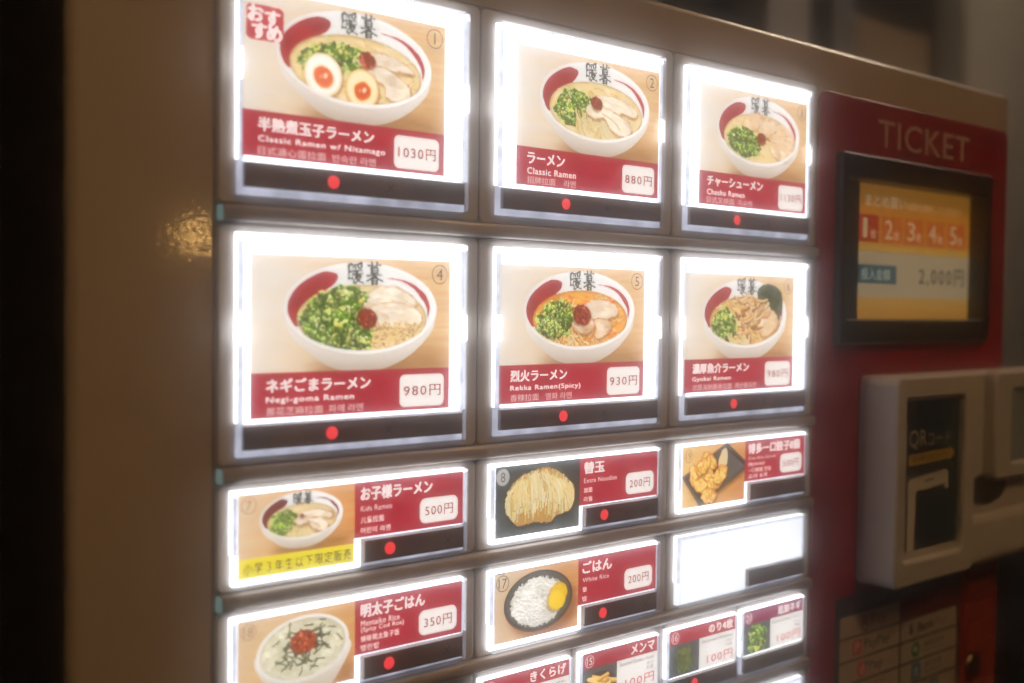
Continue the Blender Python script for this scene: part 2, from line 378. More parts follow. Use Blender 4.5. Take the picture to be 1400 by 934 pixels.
def bowl(cv, cx, cy, R, kind, red=(170, 38, 46)):
    """a white ramen bowl with red brush marks; R = half width of the rim in mm"""
    ry = R * .515
    sh = np.clip(cv.noise(6, 2), 0, 1)
    cv.put(.55 * cv.aa(cv.ell(cx + R * .33, cy + ry * 1.25, R * .85, ry * .42), R * .28), (132, 86, 44))
    cv.put(.35 * cv.aa(cv.ell(cx - R * .1, cy + ry * 1.35, R * .6, ry * .2), R * .12), (120, 84, 50))
    # outer wall down to the foot
    pts = [(cx - R * .985, cy + .1 * ry), (cx - R * .92, cy + ry * .55), (cx - R * .66, cy + ry * .98), (cx - R * .4, cy + ry * 1.27), (cx - R * .1, cy + ry * 1.36),
           (cx + R * .2, cy + ry * 1.34), (cx + R * .45, cy + ry * 1.2), (cx + R * .7, cy + ry * .93), (cx + R * .93, cy + ry * .5), (cx + R * .985, cy + ry * .1), (cx + R * .9, cy - ry * .15), (cx, cy - ry * .3), (cx - R * .9, cy - ry * .15)]
    d = cv.blob(pts)
    v = np.clip((cv.Y - cy) / (ry * 1.4), 0, 1)
    u = (cv.X - cx) / R
    c = lerp((238, 234, 228), (176, 158, 138), np.clip(v ** 2.4 + .25 * np.clip(-u - .2, 0, 1) + .15 * np.clip(u - .5, 0, 1), 0, 1))
    cv.put(cv.aa(d), c)
    # rim and inside
    rim = cv.ell(cx, cy, R, ry)
    cv.put(cv.aa(rim), lerp((244, 242, 238), (226, 222, 216), np.clip(.5 - u * .5 + .3 * (cv.Y - cy) / ry, 0, 1)))
    ins = cv.ell(cx, cy + ry * .01, R * .955, ry * .945); mi = cv.aa(ins)
    cv.put(mi, lerp((226, 224, 218), (240, 238, 234), np.clip(.5 + u * .55 + .2 * (cv.Y - cy) / ry, 0, 1)))
    fx, fy, fr, fh = cx + R * .01, cy + ry * .22, R * .85, ry * .745
    food = cv.ell(fx, fy, fr, fh); mf = cv.aa(food) * mi
    # red marks on the inner wall
    P = lambda a, k: (cx + R * k * np.cos(a), cy + ry * k * np.sin(a))
    mark = [P(np.radians(t), k) for t, k in ((237, .93), (225, .955), (205, .96), (185, .96), (168, .95), (155, .92), (172, .74), (190, .68), (206, .66), (222, .62), (236, .66), (244, .8))]
    cv.put(cv.aa(cv.blob(mark, (cv.noise(3, 2) - .5) * .8)) * mi, lerp(red, np.array(red) * .82, cv.noise(8, 2)))
    th = [(-64, .76), (-50, .84), (-36, .88), (-20, .9), (-4, .905), (12, .9)]
    arc = [P(np.radians(t), k) for t, k in th] + [P(np.radians(t), k - .075 * w) for (t, k), w in zip(th[::-1], (.1, .7, 1.1, .9, .6, .2))]
    cv.put(cv.aa(cv.blob(arc, (cv.noise(1.6, 2) - .5) * .35)) * mi, red)
    # broth
    broth = {'rekka': ((226, 146, 52), (240, 176, 80)), 'gyokai': ((198, 146, 84), (226, 184, 120))}.get(kind, ((226, 190, 128), (244, 220, 168)))
    n1 = cv.noise((3.4, 1.5), 3)
    cb = lerp(broth[0], broth[1], np.clip(n1 * 1.5 - .2, 0, 1))
    cb = cb * (1 - .25 * np.clip(1 + food / 1.6, 0, 1)[..., None])
    cv.put(mf, np.clip(cb, 0, 255))
    k = R / 32.5
    q = lambda *L: [(fx + a * fr, fy + b * fh) for a, b in L]
    pale = ((240, 214, 150), (250, 232, 184), (228, 192, 122), (246, 224, 168))
    hot = ((236, 176, 92), (246, 206, 140), (222, 140, 60), (250, 226, 176))
    pal = hot if kind == 'rekka' else pale
    noodles(cv, (fx - fr * .8, fy - fh * .85, fx + fr * .85, fy + fh * .85), int(150 * k), mf, pal, (-.5, .9), .5 * k, (3 * k, 7 * k))
    if kind == 'rekka':
        for t in range(60):
            a, b = cv.r.uniform(-.7, .8), cv.r.uniform(-.8, .7)
            cv.dab(fx + a * fr, fy + b * fh, cv.r.uniform(.6, 2.6) * k, cv.r.uniform(.3, 1) * k, cv.r.uniform(-.3, .3), [(224, 108, 24), (238, 150, 46), (206, 84, 20)][cv.r.integers(3)], .6, clip=mf)
    S = .95 * k
    if kind == 'nitamago':
        scallions(cv, q((-.88, -.05), (-.68, -.5), (-.3, -.68), (.02, -.55), (.05, -.2), (-.2, .12), (-.62, .3)), 330, S, mi)
        chashu(cv, q((-.02, -.34), (.2, -.62), (.5, -.62), (.82, -.36), (.86, -.16), (.6, -.14), (.34, -.2), (.1, -.1)))
        chashu(cv, q((.12, -.1), (.34, -.28), (.6, -.08), (.8, .22), (.82, .5), (.66, .72), (.42, .62), (.4, .3), (.2, .12)))
        egg(cv, fx - fr * .52, fy + fh * .27, 7.8 * k, 7.6 * k, .5, (216, 96, 56), mi)
        egg(cv, fx + fr * .06, fy + fh * .5, 7.0 * k, 7.2 * k, -.4, (200, 70, 20), mi, (250, 228, 184))
        paste(cv, fx + fr * .14, fy - fh * .36, 3.1 * k)
    elif kind in ('classic', 'kids'):
        scallions(cv, q((-.9, .1), (-.78, -.38), (-.5, -.6), (-.22, -.5), (-.12, -.1), (-.22, .3), (-.5, .62), (-.74, .5)), 330, S, mi)
        noodles(cv, (fx - fr * .42, fy + fh * .3, fx + fr * .3, fy + fh * .9), int(110 * k), mf, pale, (.9, 2.2), .6 * k, (5 * k, 9 * k))
        chashu(cv, q((-.14, -.28), (.06, -.6), (.4, -.62), (.74, -.42), (.9, -.16), (.8, .02), (.56, -.06), (.36, .02)))
        chashu(cv, q((-.26, -.02), (-.06, -.36), (.22, -.18), (.5, -.02), (.76, .3), (.72, .62), (.5, .74), (.26, .5), (.16, .2), (-.08, .26)), seam=q((.1, .02), (.36, .24), (.5, .5)))
        paste(cv, fx - fr * .02, fy - fh * .28, (3.0 if kind == 'classic' else 1.6) * k)
    elif kind == 'chashumen':
        chashu(cv, q((-.5, -.55), (-.3, -.95), (0, -1.02), (.12, -.7), (-.1, -.35), (-.36, -.3)), (226, 192, 152))
        for t in range(8):
            a = -1.6 + t * .34; ux, uy = np.cos(a), np.sin(a)
            o = (.16 + .1 * ux, .02 + .1 * uy); px, py = -uy, ux
            chashu(cv, q((o[0] - .1 * px, o[1] - .1 * py), (o[0] + .35 * ux - .2 * px, o[1] + .35 * uy - .2 * py), (o[0] + .72 * ux - .16 * px, o[1] + .78 * uy - .16 * py),
                          (o[0] + .74 * ux + .14 * px, o[1] + .8 * uy + .14 * py), (o[0] + .36 * ux + .2 * px, o[1] + .36 * uy + .2 * py)), (236, 206, 166), (196, 140, 92))
        scallions(cv, q((-.9, .05), (-.7, -.3), (-.4, -.4), (-.12, -.1), (.02, .3), (-.12, .68), (-.5, .7), (-.8, .42)), 300, S, mi)
        paste(cv, fx + fr * .04, fy - fh * .04, 3.1 * k)
    elif kind == 'negigoma':
        chashu(cv, q((-.1, -.4), (.1, -.86), (.44, -1.0), (.74, -.74), (.82, -.4), (.4, -.3)), (240, 222, 196))
        chashu(cv, q((-.08, -.06), (.12, -.42), (.5, -.5), (.86, -.3), (.92, .06), (.76, .34), (.5, .3), (.3, .24), (.1, .3)), (240, 220, 194))
        for t in range(520):
            a, b = cv.r.uniform(0, .95), cv.r.uniform(.1, .98)
            if a * a + b * b < 1: cv.dab(fx + a * fr, fy + b * fh, .55 * k, .4 * k, cv.r.uniform(0, 3), np.array((226, 190, 130)) * cv.r.uniform(.76, 1.1), clip=mf)
        scallions(cv, q((-.94, .12), (-.84, -.42), (-.55, -.8), (-.2, -.96), (.02, -.7), (-.02, -.2), (.08, .3), (.06, .82), (-.25, .98), (-.62, .8), (-.86, .5)), 560, S * 1.12, mi)
        paste(cv, fx + fr * .04, fy - fh * .02, 3.7 * k)
    elif kind == 'rekka':
        noodles(cv, (fx - fr * .55, fy + fh * .45, fx + fr * .35, fy + fh * .95), int(90 * k), mf, hot, (.6, 2.4), .6 * k, (4 * k, 8 * k))
        chashu(cv, q((-.06, -.3), (.14, -.62), (.44, -.72), (.74, -.5), (.78, -.16), (.5, .02), (.2, .0)), (238, 214, 186))
        chashu(cv, q((.24, .0), (.46, -.04), (.66, .14), (.6, .42), (.4, .66), (.28, .6), (.3, .3)), (232, 200, 164))
        chashu(cv, q((-.2, .02), (-.02, -.2), (.22, -.06), (.26, .3), (.1, .52), (-.1, .42), (-.22, .2)), (222, 184, 146), (160, 92, 54))
        scallions(cv, q((-.92, .1), (-.8, -.36), (-.5, -.62), (-.26, -.48), (-.18, -.08), (-.24, .3), (-.5, .62), (-.78, .52)), 340, S, mi)
        paste(cv, fx - fr * .0, fy - fh * .16, 4.6 * k)
    elif kind == 'gyokai':
        nori = [(fx + fr * .3, fy - fh * 1.2), (fx + fr * .62, fy - fh * 1.52), (fx + fr * 1.0, fy - fh * 1.2), (fx + fr * 1.04, fy - fh * .5), (fx + fr * .86, fy + fh * .05), (fx + fr * .5, fy - fh * .3)]
        d = cv.blob(nori, (cv.noise(2, 2) - .5) * 1.0)
        cv.put(cv.aa(d), lerp((34, 42, 26), (82, 92, 58), cv.noise((2.5, 1.2), 3)))
        chashu(cv, q((.3, -.1), (.5, -.5), (.8, -.4), (.92, 0), (.8, .4), (.5, .62), (.36, .3)), (228, 194, 152))
        chashu(cv, q((.2, -.6), (.5, -.72), (.7, -.5), (.6, -.2), (.34, -.26)), (214, 170, 120))
        for t in range(95):
            a, b = cv.r.normal(.02, .27), cv.r.normal(-.3, .48)
            if abs(a) > .55 or b < -1.2 or b > .8: continue
            an = cv.r.uniform(0, 3.1); l = cv.r.uniform(2, 4.6) * k
            x, y = fx + a * fr, fy + b * fh
            cv.stroke([(x - l * np.cos(an), y - l * np.sin(an) * .6), (x + .6, y + .5), (x + l * np.cos(an + .3), y + l * np.sin(an) * .6)], cv.r.uniform(1.0, 2.4) * k,
                      [(222, 178, 124), (198, 142, 90), (236, 204, 156), (166, 104, 60), (214, 164, 110)][cv.r.integers(5)], shade=.55)
        scallions(cv, q((-.92, .12), (-.8, -.34), (-.56, -.52), (-.38, -.3), (-.3, .1), (-.3, .5), (-.52, .72), (-.78, .5)), 260, S, mi)
        noodles(cv, (fx - fr * .45, fy + fh * .6, fx + fr * .1, fy + fh * .95), 30, mf, pale, (.3, 1.6), .7 * k, (4 * k, 7 * k))
    # front lip of the rim over the food
    lip = cv.aa(rim) * (1 - cv.aa(cv.ell(cx, cy - ry * .045, R * .965, ry * .955)))* np.clip((cv.Y - cy) / (ry * .4), 0, 1)
    cv.put(lip, lerp((246, 244, 240), (232, 226, 218), np.clip(.5 - u, 0, 1)))
    cv.put(.5 * np.exp(-(np.abs(rim) / .35) ** 2) * np.clip((cv.Y - cy) / (ry * .4), 0, 1), (200, 188, 172))

def rice_heap(cv, cx, cy, rx, ry, n, clip):
    d = cv.ell(cx, cy, rx, ry, 0, (cv.noise(3, 3) - .5) * 3)
    cl = np.clip(cv.noise(4, 2) * 1.5 - .25, 0, 1)
    cv.put(cv.aa(d) * clip, lerp((198, 190, 170), (236, 232, 222), cl))
    for t in range(n):
        a = cv.r.uniform(0, 6.283); r = np.sqrt(cv.r.random()) * 1.02
        x, y = cx + rx * r * np.cos(a), cy + ry * r * np.sin(a)
        j, i = int(np.clip(y * cv.S, 0, cv.ny - 1)), int(np.clip(x * cv.S, 0, cv.nx - 1))
        g = cv.r.uniform(.92, 1.02) * (.9 + .12 * cl[j, i]) * (1.02 - .1 * r * max(0, np.sin(a)))
        cv.dab(x, y, .8, .42, cv.r.uniform(0, 3.1), np.clip(np.array((246, 243, 234)) * g, 0, 255), .62, clip=clip)

def pic_mentaiko(cv):
    wood(cv, (206, 176, 136), (206, 150, 84), 0, .9)
    cx, cy, R, ry = cv.w * .55, cv.h * .47, cv.w * .40, cv.h * .40
    cv.put(.6 * cv.aa(cv.ell(cx + 6, cy + ry * 1.1, R * .9, ry * .7), 5), (140, 84, 36))
    pts = [(cx - R, cy), (cx - R * .8, cy + ry * .9), (cx - R * .45, cy + ry * 1.5), (cx + R * .4, cy + ry * 1.5), (cx + R * .85, cy + ry * .8), (cx + R, cy), (cx, cy - ry * .3)]
    cv.put(cv.aa(cv.blob(pts)), lerp((226, 220, 208), (170, 148, 122), np.clip((cv.Y - cy) / (ry * 1.6), 0, 1) ** 1.5))
    rim = cv.ell(cx, cy, R, ry, -.06)
    cv.put(cv.aa(rim), lerp((238, 236, 230), (214, 208, 198), cv.Y / cv.h))
    mi = cv.aa(cv.ell(cx, cy, R * .93, ry * .92, -.06)); cv.put(mi, lerp((196, 188, 172), (226, 222, 212), cv.Y / cv.h))
    rice_heap(cv, cx, cy + 1, R * .86, ry * .84, 420, mi)
    cv.im *= 1 - mi[..., None] * np.array((.05, .06, .15))
    for t in range(120):
        a = cv.r.uniform(0, 6.28); r = abs(cv.r.normal(.3, .2))
        x, y = cx + R * r * np.cos(a), cy - 1 + ry * r * np.sin(a) * 1.1; an = cv.r.uniform(0, 3.1); l = cv.r.uniform(1, 2.6)
        cv.stroke([(x - l * np.cos(an), y - l * np.sin(an)), (x + .3, y), (x + l * np.cos(an), y + l * np.sin(an) * .8)], .5, [(52, 58, 34), (78, 80, 48), (40, 42, 26)][cv.r.integers(3)])
    paste_c = cv.ell(cx, cy - 2.4, 5.4, 4.0, 0, (cv.noise(1.6, 2) - .5) * 1.6); n = cv.noise(1.2, 3)
    cv.put(cv.aa(paste_c), np.clip(lerp((110, 36, 16), (190, 88, 48), n), 0, 255))
    for t in range(26):
        a = cv.r.uniform(0, 6.28); r = cv.r.uniform(.2, .95); x, y = cx + 5.6 * r * np.cos(a), cy - 2.4 + 4.2 * r * np.sin(a)
        cv.dab(x, y, .5, .4, 0, (226, 120, 76) if t % 2 else (110, 30, 14), .8)

def pic_noodles(cv):
    n = cv.noise(8, 3)
    cv.put(np.ones_like(cv.X), lerp((38, 40, 38), (74, 78, 74), np.clip(n + .3 * (cv.Y / cv.h - .5), 0, 1)))
    cx, cy = cv.w * .53, cv.h * .47
    pts = [(cx - 19, cy + 5), (cx - 18.5, cy - 2), (cx - 13, cy - 8), (cx - 5, cy - 10.5), (cx + 3, cy - 11.5), (cx + 10, cy - 9), (cx + 18, cy - 3), (cx + 19, cy + 3), (cx + 16, cy + 8), (cx + 8, cy + 9.5), (cx + 5, cy + 12), (cx - 4, cy + 11), (cx - 12, cy + 12), (cx - 16, cy + 9)]
    cv.put(.7 * cv.aa(cv.blob([(a + .8, b + 1.4) for a, b in pts]), 1.5), (14, 14, 12))
    m = cv.aa(cv.blob(pts, (cv.noise(1.2, 2) - .5) * 1.2))
    cv.put(m, (182, 136, 66))
    cols = ((250, 228, 166), (240, 206, 130), (254, 240, 196), (226, 184, 104), (252, 234, 180), (246, 218, 150))
    for t in range(210):
        u = cv.r.uniform(-1, 1); a0 = (cx + u * 16 + cv.r.normal(0, 1.6), cy - 10 + 5 * u * u + cv.r.uniform(-1, 5))
        fan = u * 7 + cv.r.normal(0, 2.4)
        p1 = (a0[0] + fan * .35 - 1, a0[1] + cv.r.uniform(3, 6)); p2 = (a0[0] + fan * .5 - 2 + cv.r.normal(0, .8), a0[1] + cv.r.uniform(8, 16))
        cv.stroke([a0, p1, p2], .62, np.array(cols[cv.r.integers(6)]) * (.84 + .18 * t / 210), clip=m, shade=.55)
    for t in range(150):
        k = cv.r.uniform(-1, 1); x, y = cx - 1 + k * 17, cy - 9.5 + 7 * k * k + abs(cv.r.normal(0, 2)); b = k * 4 + cv.r.normal(1, 1.5)
        cv.stroke([(x - b * .2, y), (x + b * .5, y + 3.4), (x + b * .8 + .4, y + cv.r.uniform(6, 11))], .55, np.array(cols[cv.r.integers(6)]) * cv.r.uniform(.9, 1.06), clip=m, shade=.55)

def pic_rice(cv):
    wood(cv, (206, 180, 148), (198, 140, 84), 0, .9)
    cx, cy, R, ry = cv.w * .52, cv.h * .49, cv.w * .41, cv.h * .435
    cv.put(.6 * cv.aa(cv.ell(cx + 3, cy + 4, R, ry), 3), (120, 66, 30))
    cv.put(cv.aa(cv.ell(cx, cy + .5, R, ry)), (96, 64, 50)); cv.put(cv.aa(cv.ell(cx, cy, R * .985, ry * .975)), (46, 42, 38))
    mi = cv.aa(cv.ell(cx, cy, R * .94, ry * .93)); cv.put(mi, lerp((66, 64, 58), (88, 86, 80), cv.noise(4, 2)))
    rice_heap(cv, cx - R * .02, cy + ry * .06, R * .78, ry * .8, 600, mi)
    for dx, dy, c in ((1.2, -1.2, (226, 178, 28)), (0, 1.4, (240, 198, 40))):
        d = cv.ell(cx + R * .52 + dx, cy + dy, R * .27, ry * .36, .1, (cv.noise(2, 2) - .5) * .8)
        cv.put(.5 * cv.aa(cv.ell(cx + R * .52 + dx - .4, cy + dy + .8, R * .28, ry * .37), .8), (120, 90, 30))
        cv.put(cv.aa(d), np.clip(lerp(c, np.array(c) * .86, np.clip(1 + d / 1.2, 0, 1)) + (cv.noise(1.5, 2) - .5)[..., None] * 26, 0, 255))

def pic_gyoza(cv):
    wood(cv, (226, 184, 112), (196, 128, 62), 0, 1.1)
    w, h = cv.w, cv.h
    def quad(pts, warp=None):
        d = np.full(cv.X.shape, -1e9)
        for (x0, y0), (x1, y1) in zip(pts, pts[1:] + pts[:1]):
            L = np.hypot(x1 - x0, y1 - y0); d = np.maximum(d, ((cv.Y - y0) * (x1 - x0) - (cv.X - x0) * (y1 - y0)) / L)
        return d
    T = [(w * .02, h * .5), (w * .28, h * .98), (w * 1.06, h * .42), (w * .70, h * .02)]
    cv.put(.6 * cv.aa(quad([(a + 1, b + 2) for a, b in T]), 2), (90, 50, 20))
    cv.put(cv.aa(quad(T) - .6), (34, 32, 30)); c0 = (w * .5, h * .48)
    I = [(c0[0] + (a - c0[0]) * .9, c0[1] + (b - c0[1]) * .86) for a, b in T]
    cv.put(cv.aa(quad(I)), lerp((46, 46, 44), (112, 112, 108), np.clip(cv.X / w * 1.3 - .5 + .4 * (cv.noise(5, 2) - .5), 0, 1)))
    cv.put(np.exp(-(np.abs(quad(T) + .2) / .4) ** 2) * .5, (150, 146, 138))
    cv.put(cv.aa(cv.ell(w * .64, h * .3, 3.2, 6.4, .25, (cv.noise(2, 2) - .5))), lerp((236, 214, 176), (214, 180, 130), cv.noise(3, 2)))
    for (a, b, r) in ((.42, .28, .5), (.36, .48, .1), (.2, .5, 1.2), (.3, .66, .3), (.52, .62, -.3), (.42, .84, .2), (.6, .52, -.6), (.32, .34, -.5)):
        x, y = w * a, h * b; 
        d = cv.ell(x, y, 6.0, 3.9, r, (cv.noise(1.8, 3) - .5) * 2.4); n = cv.noise(1.5, 3)
        cv.put(.55 * cv.aa(cv.ell(x + .4, y + 1, 5.6, 3.7, r), 1), (40, 24, 8))
        c = lerp((206, 128, 36), (254, 222, 132), np.clip(n * 1.9 - .4, 0, 1)); c = lerp(c, (160, 92, 28), np.clip(1 + d / .8, 0, .7))
        cv.put(cv.aa(d), c)
        for t in range(4):
            o = (t - 1.5) * 1.9; px, py = x + o * np.cos(r), y + o * np.sin(r)
            cv.stroke([(px + 1.6 * np.sin(r), py - 1.6 * np.cos(r)), (px, py), (px - .9 * np.sin(r), py + .9 * np.cos(r))], .5, (252, 222, 150), .8, shade=.3)

def pic_small(cv, kind):
    cv.put(np.ones_like(cv.X), lerp((52, 54, 52), (96, 98, 96), cv.noise(6, 2)))
    w, h = cv.w, cv.h; cx, cy = w * .5, h * .52
    if kind == 'menma':
        cv.put(cv.aa(cv.ell(cx, cy + 1, w * .5, h * .44)), (40, 40, 40))
        for t in range(24):
            a = cv.r.uniform(-.5, .9); x, y = cx + cv.r.normal(-.5, 3), cy + cv.r.normal(1, 2.6); l = cv.r.uniform(3.5, 6.5)
            cv.stroke([(x - l * np.cos(a), y + l * np.sin(a)), (x, y), (x + l * np.cos(a), y - l * np.sin(a) * .8)], cv.r.uniform(1.5, 2.3), [(232, 178, 92), (214, 150, 62), (246, 206, 130), (196, 128, 46)][cv.r.integers(4)], shade=.5)
    elif kind == 'kikurage':
        for t in range(40):
            x, y = cx + cv.r.normal(0, 3.6), cy + cv.r.normal(0, 3); 
            cv.stroke([(x - 2.5, y + cv.r.uniform(-2, 2)), (x, y), (x + 2.5, y + cv.r.uniform(-2, 2))], 1.3, [(70, 50, 38), (40, 28, 22), (104, 78, 60)][cv.r.integers(3)], shade=.5)
    elif kind == 'nori':
        for o in range(4):
            ang = -.5 + .28 * o; R = 7.2
            pts = [(cx + R * np.cos(ang + a), cy + R * .95 * np.sin(ang + a)) for a in (.6, 1.9, 3.7, 5.0)]
            pts = [p for a, b in zip(pts, pts[1:] + pts[:1]) for p in (a, ((a[0] + b[0]) / 2, (a[1] + b[1]) / 2))]
            cv.put(cv.aa(cv.blob(pts, (cv.noise(1.4, 2) - .5) * 1.0)), np.clip(lerp((44, 52, 20), (132, 138, 72), cv.noise((1.8, 1.3), 3)) * (.75 + .09 * o), 0, 255))
    else:
        scallions(cv, [(cx - 7, cy + 3), (cx - 6, cy - 4), (cx, cy - 8), (cx + 6, cy - 5), (cx + 7, cy + 2), (cx + 4, cy + 7), (cx - 4, cy + 7)], 170, 1.15)

BRUSH = ([((.05, .14), (.06, .5), (.04, .82)), ((.05, .15), (.31, .12), (.3, .82)), ((.06, .46), (.29, .44)), ((.05, .78), (.3, .76)), ((.94, .0), (.7, .07), (.44, .12)), ((.46, .18), (.53, .3)), ((.68, .16), (.71, .28)), ((.95, .13), (.83, .3)),
           ((.42, .41), (.96, .37)), ((.36, .57), (1.02, .52)), ((.62, .4), (.57, .66), (.34, .98)), ((.55, .68), (.87, .64), (.72, .86), (.46, 1.02)), ((.54, .7), (.76, .9), (1.06, .98))],
          [((.06, .13), (.94, .09)), ((.33, -.02), (.37, .2)), ((.68, -.03), (.63, .19)), ((.28, .25), (.3, .52)), ((.29, .25), (.72, .23), (.7, .52)), ((.3, .38), (.7, .36)), ((.3, .5), (.7, .48)), ((.02, .62), (.98, .57)),
           ((.5, .5), (.4, .68), (.02, .88)), ((.56, .6), (.76, .76), (1.06, .86)), ((.33, .75), (.34, 1.02)), ((.34, .75), (.68, .73), (.67, 1.02)), ((.34, .88), (.66, .86)), ((.34, 1.0), (.66, .99))])
def brush(cv, u, v, w, h, k):
    for st in BRUSH[k]:
        p = spline([(u + a * w, v + b * h) for a, b in st], False, 10)
        for i, (x, y) in enumerate(p):
            t = i / (len(p) - 1); r = w * (.07 - .025 * t + .012 * np.sin(7 * t + k)) * (1 if len(st) > 2 else .9)
            cv.dab(x, y, r, r * .8, .7, (40, 38, 34), .85)

# ================================================================ printed cards
def lin(c):
    c = np.clip(np.asarray(c, float), 0, 1)
    return np.where(c <= .04045, c / 12.92, ((c + .055) / 1.055) ** 2.4)
_tc = {}
def glyphs(txt, bold=0.0, spacing=1.0):
    key = (txt, bold, spacing)
    if key not in _tc:
        c = bpy.data.curves.new('lettering', 'FONT'); c.body = txt; c.size = 1; c.offset = bold; c.resolution_u = 3; c.space_character = spacing
        o = bpy.data.objects.new('lettering', c); COL.objects.link(o)
        dg = bpy.context.evaluated_depsgraph_get(); me = bpy.data.meshes.new_from_object(o.evaluated_get(dg))
        v = np.array([p.co[:2] for p in me.vertices]).reshape(-1, 2); f = [tuple(p.vertices) for p in me.polygons]
        bpy.data.objects.remove(o); bpy.data.curves.remove(c); bpy.data.meshes.remove(me)
        _tc[key] = (v, f)
    return _tc[key]

class Print:
    """a flat printed sheet: a fine colour grid plus crisp lettering a hair above it, one mesh"""
    def __init__(s, w, h, S, seed): s.cv = Canvas(w, h, S, seed); s.v = []; s.f = []; s.c = []; s.n = 0
    def text(s, txt, u0, u1, v0, v1, col, bold=.012, layer=1, spacing=1.0, keep=False, slant=0):
        thin = min(bold, 0); v, f = glyphs(txt, thin, spacing)
        if len(v) == 0: return
        lo, hi = v.min(0), v.max(0); k = np.array([(u1 - u0) / (hi[0] - lo[0]), (v1 - v0) / max(hi[1] - lo[1], 1e-6)])
        if keep: k[:] = min(k)
        q = (v - lo) * k
        q[:, 0] += slant * q[:, 1]
        e = max(bold - thin, 0) * (v1 - v0) * .8          # heavier weight: the same strokes laid again a hair apart
        for i, (a, c) in enumerate(((-e, -e * .7), (e, -e * .7), (-e, e * .7), (e, e * .7)) if e > .02 else ((0, 0),)):
            s.poly(np.stack([u0 + q[:, 0] + a, v1 - q[:, 1] + c], 1), f, col, layer + .15 * i)
    def poly(s, uv, faces, col, layer=1):
        s.v.append(np.column_stack([uv, np.full(len(uv), layer)])); s.f += [tuple(i + s.n for i in f) for f in faces]
        s.c.append(np.tile(lin(np.array(col) / 255), (len(uv), 1))); s.n += len(uv)
    def ring(s, u, v, r, w, col, layer=1, n=36, ru=1.0):
        a = np.linspace(0, 2 * np.pi, n, endpoint=False); cs = np.stack([np.cos(a) * ru, np.sin(a)], 1)
        s.poly(np.vstack([cs * r, cs * (r - w)]) + (u, v), [(i, (i + 1) % n, n + (i + 1) % n, n + i) for i in range(n)], col, layer)
    def rect(s, u0, u1, v0, v1, col, rad=0):
        d = s.rr(u0, u1, v0, v1, rad); s.cv.put(s.cv.aa(d), col)
    def rr(s, u0, u1, v0, v1, rad):
        X, Y = np.abs(s.cv.X - (u0 + u1) / 2) - (u1 - u0) / 2 + rad, np.abs(s.cv.Y - (v0 + v1) / 2) - (v1 - v0) / 2 + rad
        return np.hypot(np.maximum(X, 0), np.maximum(Y, 0)) + np.minimum(np.maximum(X, Y), 0) - rad
    def build(s, name, x, y, z, mat, parent, cut=None, su=1.0):
        """x, z = upper left corner in mm, y = depth of the sheet; cut(u,v)->bool drops cells of the sheet"""
        cv = s.cv; nx, ny = cv.nx, cv.ny
        g = np.column_stack([cv.X.ravel(), cv.Y.ravel(), np.zeros(nx * ny)])
        i = np.arange(nx * ny).reshape(ny, nx); q = np.stack([i[:-1, :-1], i[1:, :-1], i[1:, 1:], i[:-1, 1:]], -1)
        if cut is not None:
            uc = (cv.X[:-1, :-1] + cv.X[1:, 1:]) / 2; vc = (cv.Y[:-1, :-1] + cv.Y[1:, 1:]) / 2
            q = q[~cut(uc, vc)]
        q = q.reshape(-1, 4)
        av = np.vstack([g] + [a + (0, 0, 0) for a in s.v]) if s.v else g
        ac = np.vstack([lin(cv.im).reshape(-1, 3)] + s.c)
        co = np.column_stack([(x + su * av[:, 0]), y - .06 * av[:, 2], z - av[:, 1]]) * MM
        loops = [q.ravel()] + [np.array(f) + nx * ny for f in s.f]
        tot = np.array([4] * len(q) + [len(f) for f in s.f]); L = np.concatenate(loops)
        me = bpy.data.meshes.new(name); me.vertices.add(len(co)); me.vertices.foreach_set('co', co.ravel().astype(np.float32))
        me.loops.add(len(L)); me.loops.foreach_set('vertex_index', L.astype(np.int32))
        me.polygons.add(len(tot)); me.polygons.foreach_set('loop_start', (np.cumsum(tot) - tot).astype(np.int32)); me.polygons.foreach_set('loop_total', tot.astype(np.int32))
        at = me.attributes.new('print', 'FLOAT_COLOR', 'POINT'); at.data.foreach_set('color', np.column_stack([ac, np.ones(len(ac))]).ravel().astype(np.float32))
        me.update(); me.validate()
        return link(name, me, [mat], parent)

RED = (160, 34, 46); WHITE = (244, 238, 232); TAG = (236, 230, 222); INK = (70, 62, 58)
def band(pr, v0, v1, u0=0, u1=None, red=None):
    red = red or RED
    cv = pr.cv; u1 = u1 or cv.w
    d = np.maximum(np.maximum(u0 - cv.X, cv.X - u1), np.maximum(v0 - cv.Y, cv.Y - v1))
    cv.put(cv.aa(d), lerp(np.array(red) * .95, np.array(red) * 1.06, cv.noise(9, 3)))
def number(pr, n, u, v, r, col=INK, w=.32):
    pr.ring(u, v, r, w, col)
    gv, _ = glyphs(n, 0.0, .95); e = np.ptp(gv, axis=0); a = r * .58; q = min(a * e[0] / e[1], r * .72)
    pr.text(n, u - q, u + q, v - a, v + a, col, 0.0, spacing=.95)

